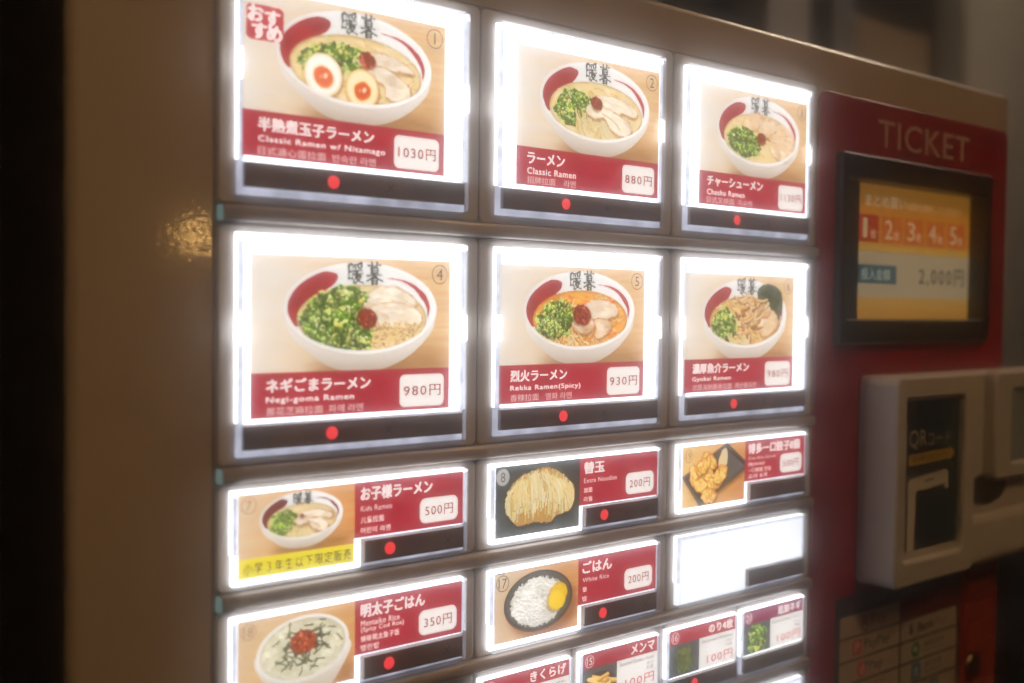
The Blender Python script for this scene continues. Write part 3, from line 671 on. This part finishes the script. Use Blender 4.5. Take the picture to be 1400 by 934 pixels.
def big_card(kind, num, title, sub, third, price, tw, sw, hw, seed, sticker=False):
    pr = Print(84, 56.8, 3.2, seed); cv = pr.cv
    wood(cv); bowl(cv, 45, 18.6 if kind != 'gyokai' else 19.4, 32.6, kind)
    brush(cv, 38.2, 1.9, 6.2, 7.4, 0); brush(cv, 46.2, 1.8, 6.4, 7.6, 1)
    band(pr, 41, 56.8)
    pr.rect(61, 81.4, 43.3, 55.5, TAG, 2.2)
    pr.text(title, 6, 6 + tw, 43.2, 47.8, WHITE, .03)
    pr.text(sub, 6, 6 + sw, 49.4, 52.0, WHITE, .018, spacing=1.12)
    pr.text(third, 6, 6 + hw, 53.0, 55.9, (226, 190, 184), .006)
    pr.text(price, 62.8, 79.8, 47.3, 51.6, (140, 44, 44), .022, spacing=1.22)
    number(pr, num, 79, 5.2, 3.7)
    if sticker:
        d = pr.rr(1.4, 15.4, 5.6, 17.4, 1.8) + (cv.noise(2, 2) - .5) * .7; cv.put(cv.aa(d), (176, 40, 48))
        for ch, a, b in (('お', 2.2, 6.0), ('す', 8.4, 6.9), ('す', 3.6, 11.7), ('め', 9.2, 11.9)):
            pr.text(ch, a, a + 5.4, b, b + 5.2, WHITE, .045)
    return pr
def wide_card(pic, num, title, sub, price, W, split, seed, tw, lines, circ=True, plate=False):
    pr = Print(W, 29.2, 3.2, seed); cv = pr.cv
    sub_cv = Canvas(split, 29.2, 3.2, seed); pic(sub_cv)
    cv.im[:, :sub_cv.nx] = sub_cv.im[:, :cv.nx][:cv.ny]
    band(pr, 0, 20.6, split, W); r0 = split
    pr.text(title, r0 + 2.6, r0 + 2.6 + tw, 2.0, 7.0, WHITE, .028)
    for t, u, v0, v1 in lines: pr.text(t, r0 + 2.6, r0 + 2.6 + u, v0, v1, (236, 214, 208), .012, spacing=1.08)
    pr.rect(W - 20.6, W - 2.6, 9.0, 18.6, TAG, 2.6)
    pr.text(price, W - 18.2, W - 5.0, 11.9, 16.0, (140, 44, 44), .016, spacing=1.15)
    return pr
def small_card(kind, num, title, sub, W, seed, tw, head=RED):
    pr = Print(W, 22.4, 3.4, seed); cv = pr.cv
    cv.put(np.ones_like(cv.X), lerp((226, 222, 214), (240, 236, 230), cv.noise(8, 2)))
    sc = Canvas(W * .44, 15.2, 3.4, seed); pic_small(sc, kind)
    j = int(round(7.2 * 3.4)); cv.im[j:j + sc.ny, :sc.nx] = sc.im[:cv.ny - j]
    band(pr, 0, 7.2, 0, W, head)
    pr.text(title, W - 2 - tw, W - 2, 1.5, 5.9, WHITE, .026, spacing=1.1)
    number(pr, num, 4, 3.9, 2.7, (236, 214, 208), .25)
    pr.text(sub, W * .48, W - 2, 8.2, 10.0, (60, 54, 50), .006)
    pr.text('추가' , W - 7, W - 2.4, 11.0, 12.6, (70, 62, 58), .006); pr.text('加菜', W - 7, W - 2.4, 13.0, 14.6, (70, 62, 58), .006)
    pr.text('100円', W * .56, W - 2, 16.2, 20.6, (180, 48, 52), .01, spacing=1.15)
    return pr

# ================================================================ the ticket machine
machine = empty('ticket_machine', (0, 0, 0))
tag(machine, 'cream ramen ticket vending machine with rows of brightly backlit photo menu buttons', 'vending machine')
origin = empty  # (all machine parts are modelled in millimetres from the corner of the first button)
machine.location = (0, 0, Z0)

s = Shape()
s.box(-53.6, 543.1, 13.2, 420, -1380, 27.0, bev=3.2, seg=4)
s.frame((-54, 543.5, -1380, 27.4), (353, 507, -120, -40), 5.6, 40, rad=4, bev=3.2, inner_y=13.4)
cab = s.build('cabinet', [M['cream']], machine)
s = Shape(); s.box(-48, 537, 14, 412, -1450, -1378); s.build('plinth', [M['black']], machine)
# surround plate of the button field (thin dark groove round the button plates)
s = Shape(); s.box(-6.6, 331.6, 5.0, 9, -420, 5.4, mat=0); s.build('button_bed', [M['dark_gap']], machine)

COLX = (0.0, 111.94, 224.51); SEAM = (-6.0, 105.2, 218.3, 330.6)
ROWZ = (0.0, -89.41, -177.35, -220.74, -264.0, -307.3)
RAIL = ((-80.8, -86.4), (-169.9, -175.2), (-213.2, -218.8), (-256.6, -261.6), (-299.8, -304.8))
PL_T = (4.4, -86.8, -175.6, -219.2, -262.0, -305.2); PL_B = (-80.4, -169.5, -212.8, -256.2, -299.4, -342)
for r in range(6):
    for c in range(3):
        halves = [(SEAM[c], SEAM[c + 1])] if r < 4 else [(SEAM[c], (SEAM[c] + SEAM[c + 1]) / 2 - 2.4), ((SEAM[c] + SEAM[c + 1]) / 2 - 2.4, SEAM[c + 1])]
        for a, b in halves:
            s = Shape(); s.plate(a + .35, b - .35, PL_B[r], PL_T[r], 2.6, 4.0, 9, bev=.9, steps=4)
            s.build('button_plate', [M['plate']], machine)
for zt, zb in RAIL:
    s = Shape()
    n = 10; pr_ = []
    for k in range(n + 1):      # a rail with a rounded nose, seen as a soft light-to-dark band
        t = math.pi * k / n; pr_.append((2.6 - 1.5 * math.sin(t) ** .7 if 0 < k < n else 6.0, (zt + zb) / 2 + (zt - zb) / 2 * math.cos(t)))
    ra = [(-4.4, y, z) for y, z in pr_] + [(-4.4, 9, zb), (-4.4, 9, zt)]; rb = [(330.4, y, z) for _, y, z in ra]
    s.rings([ra, rb], 0, True, True)
    rail = s.build('divider_rail', [M['rail']], machine)
    s = Shape(); s.box(-5.4, -4.5, 1.8, 8, zb + .2, zt - .2, bev=.3); s.build('rail_end', [M['teal']], rail)

def cap(x0, x1, zt, H, label):
    """clear acrylic key cap"""
    s = Shape(); s.plate(x0, x1, zt - H, zt, 1.3, 0, 4.0, bev=.5)
    s.frame((x0 + .9, x1 - .9, zt - H + .9, zt - .9), (x0 + 2.2, x1 - 2.2, zt - H + 2.2, zt - 2.2), .25, .6, rad=.8, bev=.1)
    o = s.build('menu_button', [M['acrylic']], machine)
    o['label'] = label
    return o
def lampo(parent, x, z, r=2.5):
    s = Shape(); s.disc(x, z, r, -.1, .6, dome=.5); s.build('indicator_lamp', [M['lamp_red']], parent)
def strip(parent, x0, x1, z0, z1, mark=True):
    s = Shape(); s.box(x0, x1, .12, 2.6, z0, z1, bev=.25)
    if mark:
        x, z, a = x0 + (x1 - x0) * (.63 if x1 - x0 > 60 else .83), (z0 + z1) / 2 - .2, 1.5
        for sg in (1, -1):
            v = [s.bm.verts.new(P(x + dx, .06, z + dz)) for dx, dz in ((-a - .25, -sg * a), (-a + .25, -sg * a), (a + .25, sg * a), (a - .25, sg * a))]
            s.bm.faces.new(v if sg > 0 else v[::-1]).material_index = 1
    return s.build('display_strip', [M['strip'], M['mark']], parent)

def led_box(s, x0, x1, zt, zb, top=2.0, side=1.9, bottom=0, soft=False, spots=True):
    """edge-lit box: bright field, lamp row along the top, dimmer clear rims at the sides with a lamp half way up"""
    f = 4 if soft else 0; y = 1.4
    s.box(x0 + side, x1 - side, y, 3.9, zb + bottom, zt - top, mat=f)
    s.box(x0, x1, y - .1, 3.9, zt - top + .02, zt, bev=.2, mat=2 if soft else 3)
    if bottom: s.box(x0, x1, y - .1, 3.9, zb, zb + bottom - .02, bev=.2, mat=2)
    zm = (zt + zb) / 2; a = 5.0 if spots else 0
    for xa, xb in ((x0, x0 + side - .02), (x1 - side + .02, x1)):
        s.box(xa, xb, y - .1, 3.9, zm + a + .02 if a else zb + bottom, zt - top - .02, bev=.15, mat=2)
        if a:
            s.box(xa, xb, y - .1, 3.9, zb + bottom, zm - a - .02, bev=.15, mat=2)
            s.box(xa + .2, xb - .2, y, 3.9, zm - a, zm + a, mat=5)
    s.box(x0 - .35, x1 + .35, 2.3, 3.95, zb + .3, zt + .35, mat=0)  # glowing tray added behind the rims to light the button plates
LB = lambda: [M[k] for k in ('led', 'guide', 'edge', 'bar', 'soft', 'spot')]
def big_button(c, r, pr, off, label):
    x0, zt = COLX[c], ROWZ[r]; x1, H = x0 + 97, 78
    b = cap(x0, x1, zt, H, label)
    s = Shape()
    led_box(s, x0 + .9, x1 - .9, zt - .9, zt - 65.6)
    s.box(x0 + .9, x1 - .9, 1.9, 3.95, zt - H + .9, zt - 65.9, bev=.2, mat=1)
    s.build('light_box', LB(), b)
    pr.build('menu_card', x0 + off, 1.1, zt - 7.4, M['card'], b)
    strip(b, x0 + 2.4, x1 - 2.2, zt - 74.6, zt - 66.3)
    lampo(b, x0 + 36.4, zt - 70.5, 2.35)
    return b
def wide_button(c, r, pr, label, lit=True, lamp_on=True):
    x0, zt = COLX[c] - 1.62, ROWZ[r]; x1, H = x0 + 99.8, 33.97
    b = cap(x0, x1, zt, H, label)
    xs = x0 + 50.6
    s = Shape()
    led_box(s, x0 + .9, x1 - .9, zt - .9, zt - 22.6, top=1.3, side=1.5, soft=pr is None, spots=False)
    s.box(x0 + .9, xs + .6, 1.45, 3.9, zt - H + .9, zt - 22.62, bev=.2, mat=4 if pr is None else 0)
    s.box(xs + .9, x1 - .9, 1.9, 3.95, zt - H + .9, zt - 22.9, bev=.2, mat=1)
    s.build('light_box', LB(), b)
    if pr:
        sp = pr.split
        pr.build('menu_card', x0 + 2.4, 1.1, zt - 1.6, M['card'], b, cut=lambda u, v: (u > sp) & (v > 20.7))
    strip(b, xs + 1.6, x1 - 2.0, zt - 31.6, zt - 23.4, mark=lamp_on)
    if lamp_on: lampo(b, xs + 12.6, zt - 27.4, 2.3)
    return b
def small_button(x0, x1, r, pr, label, lamp_on=True):
    zt, H = ROWZ[r], 33.6
    b = cap(x0, x1, zt, H, label)
    s = Shape()
    led_box(s, x0 + .8, x1 - .8, zt - .8, zt - 24.0, top=.9, side=1.2, soft=pr is None, spots=False)
    s.box(x0 + .8, x1 - .8, 1.9, 3.95, zt - H + .8, zt - 24.3, bev=.2, mat=1)
    s.build('light_box', LB(), b)
    if pr: pr.build('menu_card', x0 + 1.6, 1.1, zt - 1.0, M['card'], b)
    strip(b, x0 + 1.6, x1 - 1.6, zt - 32, zt - 24.7, mark=False)
    if lamp_on: lampo(b, x0 + (x1 - x0) * .36, zt - 28.3, 2.2)
    return b

big_button(0, 0, big_card('nitamago', '1', '半熟煮玉子ラーメン', 'Classic Ramen w/ Nitamago', '日式溏心蛋拉面  반숙란 라멘', '1030円', 46, 51, 47, 11, True), 1.6, 'menu button 1 with two halved eggs in the bowl and a red sticker')
big_button(1, 0, big_card('classic', '2', 'ラーメン', 'Classic Ramen', '招牌拉面    라멘', '880円', 20.5, 27, 27, 12), 9.6, 'menu button 2 with plain ramen priced 880 yen')
big_button(2, 0, big_card('chashumen', '3', 'チャーシューメン', 'Chashu Ramen', '日式叉烧面  차슈멘', '1130円', 42, 28, 34, 13), 9.0, 'menu button 3 with a fan of pork slices, priced 1130 yen')
big_button(0, 1, big_card('negigoma', '4', 'ネギごまラーメン', 'Negi-goma Ramen', '葱花芝麻拉面  파깨 라멘', '980円', 42, 35, 39, 14), 5.0, 'menu button 4 with a big heap of green onion')
big_button(1, 1, big_card('rekka', '5', '烈火ラーメン', 'Rekka Ramen(Spicy)', '香辣拉面   열화 라멘', '930円', 31, 39, 34, 15), 2.0, 'menu button 5 with orange spicy broth')
big_button(2, 1, big_card('gyokai', '6', '濃厚魚介ラーメン', 'Gyokai Ramen', '浓厚海鲜豚骨拉面  해산물라멘', '980円', 42, 28, 48, 16), .8, 'menu button 6 with a dark seaweed sheet behind the bowl')

def kids(cv):
    wood(cv, (214, 186, 150), (208, 146, 82), 0, .7); bowl(cv, 24.6, 9.6, 16.4, 'kids', (120, 28, 34))
pr = wide_card(kids, '7', 'お子様ラーメン', '', '500円', 95.6, 46.0, 21, 32, (('Kids Ramen', 13.5, 9.0, 11.0), ('儿童拉面', 10, 13.0, 15.4), ('어린이 라멘', 13, 17, 19.2))); pr.split = 46
brush(pr.cv, 20.8, 1.5, 3.5, 3.8, 0); brush(pr.cv, 25.0, 1.5, 3.5, 3.9, 1)
pr.rect(-.2, 46.0, 22.4, 29.4, (226, 208, 40)); pr.text('小学３年生以下限定販売', 2, 44.6, 23.8, 28.0, (58, 52, 26), .012, spacing=1.1)
number(pr, '7', 4, 4, 2.9, (140, 116, 90), .3)
wide_button(0, 2, pr, 'menu button 7 with a yellow strip under a small ramen bowl')
pr = wide_card(pic_noodles, '8', '替玉', '', '200円', 95.6, 46.6, 22, 12.2, (('Extra Noodles', 20, 9.0, 11.0), ('加面', 5, 13.0, 15.2), ('리필', 5, 17, 19.2))); pr.split = 46.6
pr.cv.put(pr.cv.aa(pr.cv.ell(3.9, 4.4, 3.5, 3.5)) * .8, (198, 194, 186)); pr.text('8', 2.8, 5.0, 2.4, 6.4, INK, .004)
wide_button(1, 2, pr, 'menu button 8 with a bundle of plain noodles on black')
pr = wide_card(pic_gyoza, '19', '博多一口餃子8個', '', '500円', 95.6, 46.4, 23, 42, (('One-Bite Gyoza', 22, 8.4, 10.4), ('(8pieces)', 13, 11.2, 13.4), ('一口煎饺 한입', 18, 14.2, 16.4), ('교자 8개', 15, 17.2, 19.4))); pr.split = 46.4
number(pr, '19', 4.4, 4.6, 3.0, (120, 104, 70), .3)
wide_button(2, 2, pr, 'menu button 19 with golden gyoza on a black tray', lamp_on=False)
pr = wide_card(pic_mentaiko, '18', '明太子ごはん', '', '350円', 95.6, 46.4, 24, 28.5, (('Mentaiko Rice', 17, 8.2, 10.3), ('(Spicy Cod Roe)', 19, 10.7, 12.9), ('辣味明太鱼子饭', 17, 13.8, 16.2), ('명란밥', 8, 17.2, 19.5))); pr.split = 46.4
number(pr, '18', 4, 4.2, 2.9, (140, 116, 90), .3)
wide_button(0, 3, pr, 'menu button 18 with cod roe and seaweed on rice')
pr = wide_card(pic_rice, '17', 'ごはん', '', '200円', 95.6, 46.6, 25, 17.5, (('White Rice', 16, 9.0, 11.0), ('饭', 2.6, 13.0, 15.2), ('밥', 2.6, 17, 19.2))); pr.split = 46.6
number(pr, '17', 4.4, 4.6, 3.4, (64, 56, 50), .34); pr.poly(np.array([(1.6, .35), (5.4, .35), (5.4, .7), (1.6, .7)]), [(0, 3, 2, 1)], (60, 54, 50))
wide_button(1, 3, pr, 'menu button 17 with white rice and yellow pickle')
wide_button(2, 3, None, 'blank white lit button with no card', lamp_on=False)

small_button(105.9, 156.4, 4, small_card('kikurage', '14', 'きくらげ', 'Kikurage', 47.2, 31, 20), 'small button with wood ear mushroom card')
small_button(161.2, 211.8, 4, small_card('menma', '15', 'メンマ', 'Seasoned Bamboo shoots', 47.2, 32, 15), 'small button with bamboo shoots card')
small_button(216.8, 268.6, 4, small_card('nori', '16', 'のり4枚', 'Seasoned Seaweed', 48.2, 33, 18), 'small button with dark seaweed sheets card')
small_button(271.6, 324.0, 4, small_card('negi', '20', '追加ネギ', 'Extra Green Onion', 48.8, 34, 19, (132, 38, 74)), 'small button with chopped green onion card', lamp_on=False)  # purple header colour paints in a reflection on the red
small_button(271.6, 324.0, 5, None, 'blank lit small button, the right one of the lowest pair', lamp_on=False)
small_button(216.8, 268.6, 5, None, 'blank lit small button, the left one of the lowest pair', lamp_on=False)

# ---------------------------------------------------------------- red ticket panel with the screen
m, nt, out = new_mat('red_flame_vinyl'); N = nt.nodes; L = nt.links
p = N.new('ShaderNodeBsdfPrincipled'); L.new(p.outputs[0], out.inputs[0]); p.inputs['Roughness'].default_value = .22
tc = N.new('ShaderNodeTexCoord'); sp = N.new('ShaderNodeSeparateXYZ'); L.new(tc.outputs['Object'], sp.inputs[0])
wv = N.new('ShaderNodeTexNoise'); wv.inputs['Scale'].default_value = 9; wv.inputs['Detail'].default_value = 3; wv.inputs['Distortion'].default_value = 1.2
mp = N.new('ShaderNodeMapping'); mp.inputs['Scale'].default_value = (1, 1, .45); mp.inputs['Rotation'].default_value = (0, .5, 0); L.new(tc.outputs['Object'], mp.inputs[0]); L.new(mp.outputs[0], wv.inputs[0])
h = N.new('ShaderNodeMapRange'); h.inputs[1].default_value = -.22; h.inputs[2].default_value = -.40; h.inputs[3].default_value = -.22; h.inputs[4].default_value = .16; L.new(sp.outputs[2], h.inputs[0])
ad = N.new('ShaderNodeMath'); ad.operation = 'ADD'; L.new(wv.outputs[0], ad.inputs[0]); L.new(h.outputs[0], ad.inputs[1])
cr = N.new('ShaderNodeValToRGB'); cr.color_ramp.elements[0].position = .47; cr.color_ramp.elements[0].color = (.30, .008, .017, 1); cr.color_ramp.elements[1].position = .56; cr.color_ramp.elements[1].color = (.50, .085, .012, 1)
L.new(ad.outputs[0], cr.inputs[0]); L.new(cr.outputs[0], p.inputs['Base Color'])
M['flame'] = m
s = Shape(); s.frame((333.2, 538.6, -900, 3.2), (353.4, 506.6, -119.6, -40.2), 4.0, 6.2, rad=6, bev=.5, inner_y=8)
red = s.build('ticket_panel', [M['flame']], machine)
v, f = glyphs('TICKET', .006, 1.06); lo, hi = v.min(0), v.max(0)
b = bmesh.new(); k = ((489 - 387.5) / (hi[0] - lo[0]), 15.6 / (hi[1] - lo[1]))
vs = [b.verts.new(P(387.5 + (x - lo[0]) * k[0], 3.7, -21.6 + (y - lo[1]) * k[1])) for x, y in v]
for q in f: b.faces.new([vs[i] for i in q])
s = Shape(); s.add(b); s.build('ticket_lettering', [M['lettering']], red)

s = Shape(); s.frame((348.2, 512, -132.2, -28), (354.6, 505.4, -118.4, -41.4), -.6, 5, rad=2.2, bev=1.2, inner_y=11.2)
s.box(354, 377.5, 8, 13, -119, -41)
scr = s.build('touch_screen', [M['black']], machine)
pr = Print(134, 78, 1.9, 41); cv = pr.cv
cv.put(np.ones_like(cv.X), lerp((232, 160, 58), (226, 140, 44), cv.Y / 78))
cv.put(np.exp(-((cv.Y - 37) / 3.2) ** 2), (238, 196, 90))
pr.rect(0, 134, 38.6, 65, (214, 200, 166)); cv.put(cv.aa(65 - cv.Y), lerp((232, 190, 106), (226, 168, 70), np.clip((cv.Y - 65) / 13, 0, 1)))
pr.text('まとめ買い', 11, 55, 6.5, 13.2, (250, 226, 176), .03); pr.text('枚数を選択してください', 57, 122, 8.4, 12.8, (250, 216, 150), .012)
for i in range(5):
    u = 3.5 + i * 25.4; pr.rect(u, u + 22, 18, 33.4, (196, 62, 32) if i == 0 else (226, 118, 40), .8)
    pr.text(str(i + 1), u + (5.5 if i == 0 else 3.5), u + (9.6 if i == 0 else 11.5), 20, 31, (250, 220, 172), .02); pr.text('枚', u + 13.5, u + 19.5, 26, 31.4, (252, 226, 180), .01)
pr.rect(1.5, 46, 46.4, 57, (60, 112, 128)); pr.text('投入金額', 8, 39, 48.4, 55, (214, 226, 214), .012)
pr.text('2,000円', 72, 127, 46.4, 57.4, (72, 76, 70), .012, spacing=1.3)
pr.build('screen_display', 377.6, 11.0, -41.0, M['screen'], scr, su=128.4 / 134)

# ---------------------------------------------------------------- code reader box on the red panel
s = Shape()
X0, X1, ZT, ZB, YF = 373.5, 600, -149.6, -266.0, -21.0
s.box(X0, X1, 4.0 - 8, 3.9, ZB, ZT, bev=3, seg=3)
s.frame((X0, 459, ZB, ZT), (382.6, 445.6, -252, -162.2), YF, 0, rad=5, bev=1.8, inner_y=YF + 4)
s.box(386 - 5, 447, YF + 4.05, -2, -253.5, -160.8)
s.box(456, X1, -13.5, -2, ZB + .4, ZT - .4, bev=2)          # floor of the slot between the two blocks
s.frame((482, 599.6, -216, ZT), (503, 578, -206, -161), YF, -2, rad=5, bev=1.8, inner_y=YF + 2.4)
s.box(500, 581, YF + 2.4, -2, -207.5, -159.5, mat=1)
s.box(457, 599.4, YF + 2, -4, ZB + .2, -236, bev=5, seg=4)   # lower lip
rd = s.build('code_reader', [M['white_shell'], M['lcd']], machine)
s = Shape(); s.disc(486, -221, 23, -15.2, -13, rz=9, n=28); s.build('reader_slot', [M['hole']], rd)
pr = Print(56, 84, 2.2, 51); cv = pr.cv
cv.put(np.ones_like(cv.X), lerp((16, 24, 27), (34, 66, 68), np.clip(cv.X / 56 + .3 * (cv.noise(12, 2) - .5), 0, 1)))
pr.text('QR', 2.4, 21, 16.6, 27.2, (206, 200, 184), -.005); pr.text('コード', 22.5, 47, 18.6, 26.2, (206, 200, 184), -.004)
pr.poly(np.array([(2.5, 30), (46, 28.6), (46, 26.6), (52, 31.4), (46, 36.4), (46, 34.6), (2.5, 36.4)]), [(6, 5, 4, 3, 2, 1, 0)], (190, 152, 50))
pr.text('読み取り部にかざす', 6, 44, 30.8, 34.4, (60, 48, 22), .008, layer=2)
ph = [(2, 46), (4.5, 43.6), (42, 40.6), (45, 42.4), (45.6, 52), (42, 52.4), (41, 49), (11, 51.4), (9, 84), (2, 84)]
cv.put(cv.aa(cv.blob([p for a, b in zip(ph, ph[1:] + ph[:1]) for p in (a, ((a[0] * .7 + b[0] * .3), (a[1] * .7 + b[1] * .3)), ((a[0] * .3 + b[0] * .7), (a[1] * .3 + b[1] * .7)))])), (222, 212, 194))
pr.poly(np.array([(20, 45.4), (29, 44.8), (29, 45.7), (20, 46.3)]), [(3, 2, 1, 0)], (70, 66, 58))
pr.build('reader_poster', 389.6, -17.1, -163.6, M['print'], rd)

# ---------------------------------------------------------------- payment sticker
pr = Print(136, 130, 1.6, 61); cv = pr.cv
cv.put(np.ones_like(cv.X), (42, 42, 44))
CELL = (196, 178, 160)
pr.text('QR', 12, 18, 4.6, 8.2, (170, 110, 110), .01); pr.text('コード決済', 20, 50, 4.4, 8.4, (130, 130, 132), .008); pr.text('がご利用いただけます', 54, 112, 4.6, 8.4, (130, 130, 132), .006)
def cell(u0, u1, v0, v1, c): pr.rect(u0, u1, v0, v1, c, .8)
def icon(u, v, r, col, sq=True):
    if sq: pr.rect(u - r, u + r, v - r, v + r, col, r * .25)
    else: pr.cv.put(pr.cv.aa(pr.cv.ell(u, v, r, r)), col)
for i in range(8):
    v0 = 11.6 + 13.2 * i; v1 = v0 + 12
    cell(4.4, 65.6, v0, v1, CELL)
    cell(67.4, 131.4, v0, v1, (120, 22, 24) if i == 0 else CELL)
pr.text('タッチ決済', 86, 112, 15.6, 20, (190, 120, 100), .01)
pr.text('R', 26, 33, 13.6, 21.0, (150, 40, 44), .03); pr.poly(np.array([(25.6, 21.6), (34, 21.6), (30, 23.2)]), [(0, 2, 1)], (150, 40, 44)); pr.text('Pay', 35.5, 51.5, 13.4, 22.2, (150, 66, 66), .004)
v = 24.8 + 6; icon(22, v, 4.3, (200, 40, 44)); pr.text('P', 19.8, 24, v - 2.8, v + 2.8, (240, 220, 210), .03); pr.text('PayPay', 29, 55, v - 3.2, v + 4, (64, 60, 58), .012)
v = 38 + 6; icon(27, v, 4.6, (206, 44, 40), False); pr.text('d', 25.0, 29.0, v - 3, v + 3, (240, 220, 210), .03); icon(31.4, v - 2.4, 1.5, (60, 110, 170), False); pr.text('Pay', 34, 48, v - 3, v + 3.8, (84, 70, 66), .012)
v = 51.2 + 6; pr.text('au PAY', 22, 50, v - 3.4, v + 3.4, (196, 92, 50), .02)
v = 64.4 + 6; pr.text('m pay', 22, 50, v - 3, v + 4, (196, 60, 60), .02)
v = 77.6 + 6; pr.text('J-Coin Pay', 16, 56, v - 3, v + 4, (170, 60, 70), .012)
v = 24.8 + 6; pr.text('¥', 76, 80.6, v - 3.4, v + 3.4, (50, 48, 48), .04); pr.text('Bank', 86, 104, v - 2.6, v + 2.6, (44, 42, 42), .05); pr.text('Pay', 106, 120, v - 2.6, v + 3.4, (150, 120, 110), .01)
v = 38 + 6; icon(84, v, 4.6, (58, 128, 52), False); pr.cv.put(pr.cv.aa(pr.cv.ell(83.6, v - .3, 2.1, 1.7)), (214, 214, 196)); pr.text('微信支付', 93, 116, v - 3.4, v + .2, (90, 80, 72), .01); pr.text('WeChat Pay', 93, 118, v + 1.4, v + 4, (120, 106, 94), .006)
v = 51.2 + 6; icon(85, v, 5.0, (48, 112, 170)); pr.text('支', 82, 88, v - 3, v + 3, (224, 222, 214), .02); pr.text('支付宝', 94, 114, v - 4.2, v, (70, 72, 80), .012); pr.text('ALIPAY', 94, 113, v + 1.2, v + 4, (120, 100, 94), .006)
v = 64.4 + 6; icon(106, v, 4.6, (36, 56, 110)); pr.text('銀', 103, 109, v - 3, v + 3, (214, 216, 220), .02); pr.text('UnionPay', 74, 98, v - 2.4, v + 2.6, (90, 60, 60), .01)
v = 77.6 + 6; pr.text('Smart Code', 76, 122, v - 3, v + 3.4, (80, 76, 74), .012)
pr.build('payment_sticker', 356.2, 3.75, -272.6, M['print'], machine)

# slatted orange cover and lock at the right edge of the red panel
s = Shape()
for i in range(24):
    z = -246 - i * 13.0; s.box(499 if i > 1 else 505, 533.5, 2.6, 4.1, z - 11.6, z, bev=.7)
slat = s.build('slatted_cover', [principled('orange_plastic', (.32, .04, .012), .35, var=(25, .15))], machine)
s = Shape(); s.disc(507.5, -339.5, 8.4, 1.2, 4.2, n=28); s.disc(507.5, -339.5, 6.8, .8, 1.3, mat=1); s.build('key_lock', [M['brass'], M['hole']], machine)

# ================================================================ what stands behind the machine
def wallbox(name, x0, x1, y0, y1, z0, z1, mat, label, cat, bev=0, kind=None):
    s = Shape(); s.box(x0, x1, y0, y1, z0, z1, bev=bev)
    o = s.build(name, [mat]); o.location = (0, 0, 0)
    if kind: o['kind'] = kind
    return tag(o, label, cat)
zt = Z0 * 1000
wm = lambda n, c, v=.12: principled(n, c, .7, var=(7, v), spec=.1)
wallbox('back_wall', -400, 2600, 990, 1090, 0, 2700, wm('dark_wall', (.006, .005, .0045)), 'very dark wall far behind the ticket machine', 'wall')
wallbox('wall_post', 1440, 1570, 890, 985, 0, 2690, wm('post_paint', (.19, .165, .15)), 'pale square post standing behind the top edge of the machine', 'post', bev=6)
wallbox('door_frame', 1700, 1778, 930, 985, 0, 2690, wm('frame_paint', (.085, .08, .08)), 'narrow grey door frame between the pale post and the tan panel', 'door frame', bev=4)
wallbox('tan_panel', 1800, 2090, 950, 985, 600, 1940, wm('tan_board', (.16, .105, .06), .3), 'blurred tan board hanging on the dark wall above the machine corner', 'board', bev=4)
wallbox('grey_cabinet', 2170, 2590, 900, 985, 1180, 2350, wm('grey_green', (.27, .24, .20)), 'grey green cupboard beside the right edge of the ticket machine', 'cupboard', bev=8)
wallbox('shelf', 2100, 2590, 860, 985, 540, 600, wm('shelf_grey', (.06, .055, .05)), 'dark grey shelf board low beside the machine', 'shelf', bev=4)
wallbox('floor', -3000, 3000, -3000, 1100, -60, 0, wm('floor_tile', (.05, .045, .04)), None, None, kind='structure')

# ---------------------------------------------------------------- haze volume added to give the lit buttons a lens-filter bloom
hz = Shape(); hz.box(-3400, 3400, -3400, 1500, -1060, 3400)
m, nt, out = new_mat('bloom_haze')
vp = nt.nodes.new('ShaderNodeVolumePrincipled'); vp.inputs['Color'].default_value = (1, 1, 1, 1)
vp.inputs['Density'].default_value = .68; vp.inputs['Anisotropy'].default_value = .991
nt.links.new(vp.outputs[0], out.inputs['Volume'])
ho = hz.build('haze', [m]); ho['kind'] = 'stuff'; ho['label'] = 'added haze volume standing in for lens bloom round the bright buttons'
ho.display_type = 'WIRE'
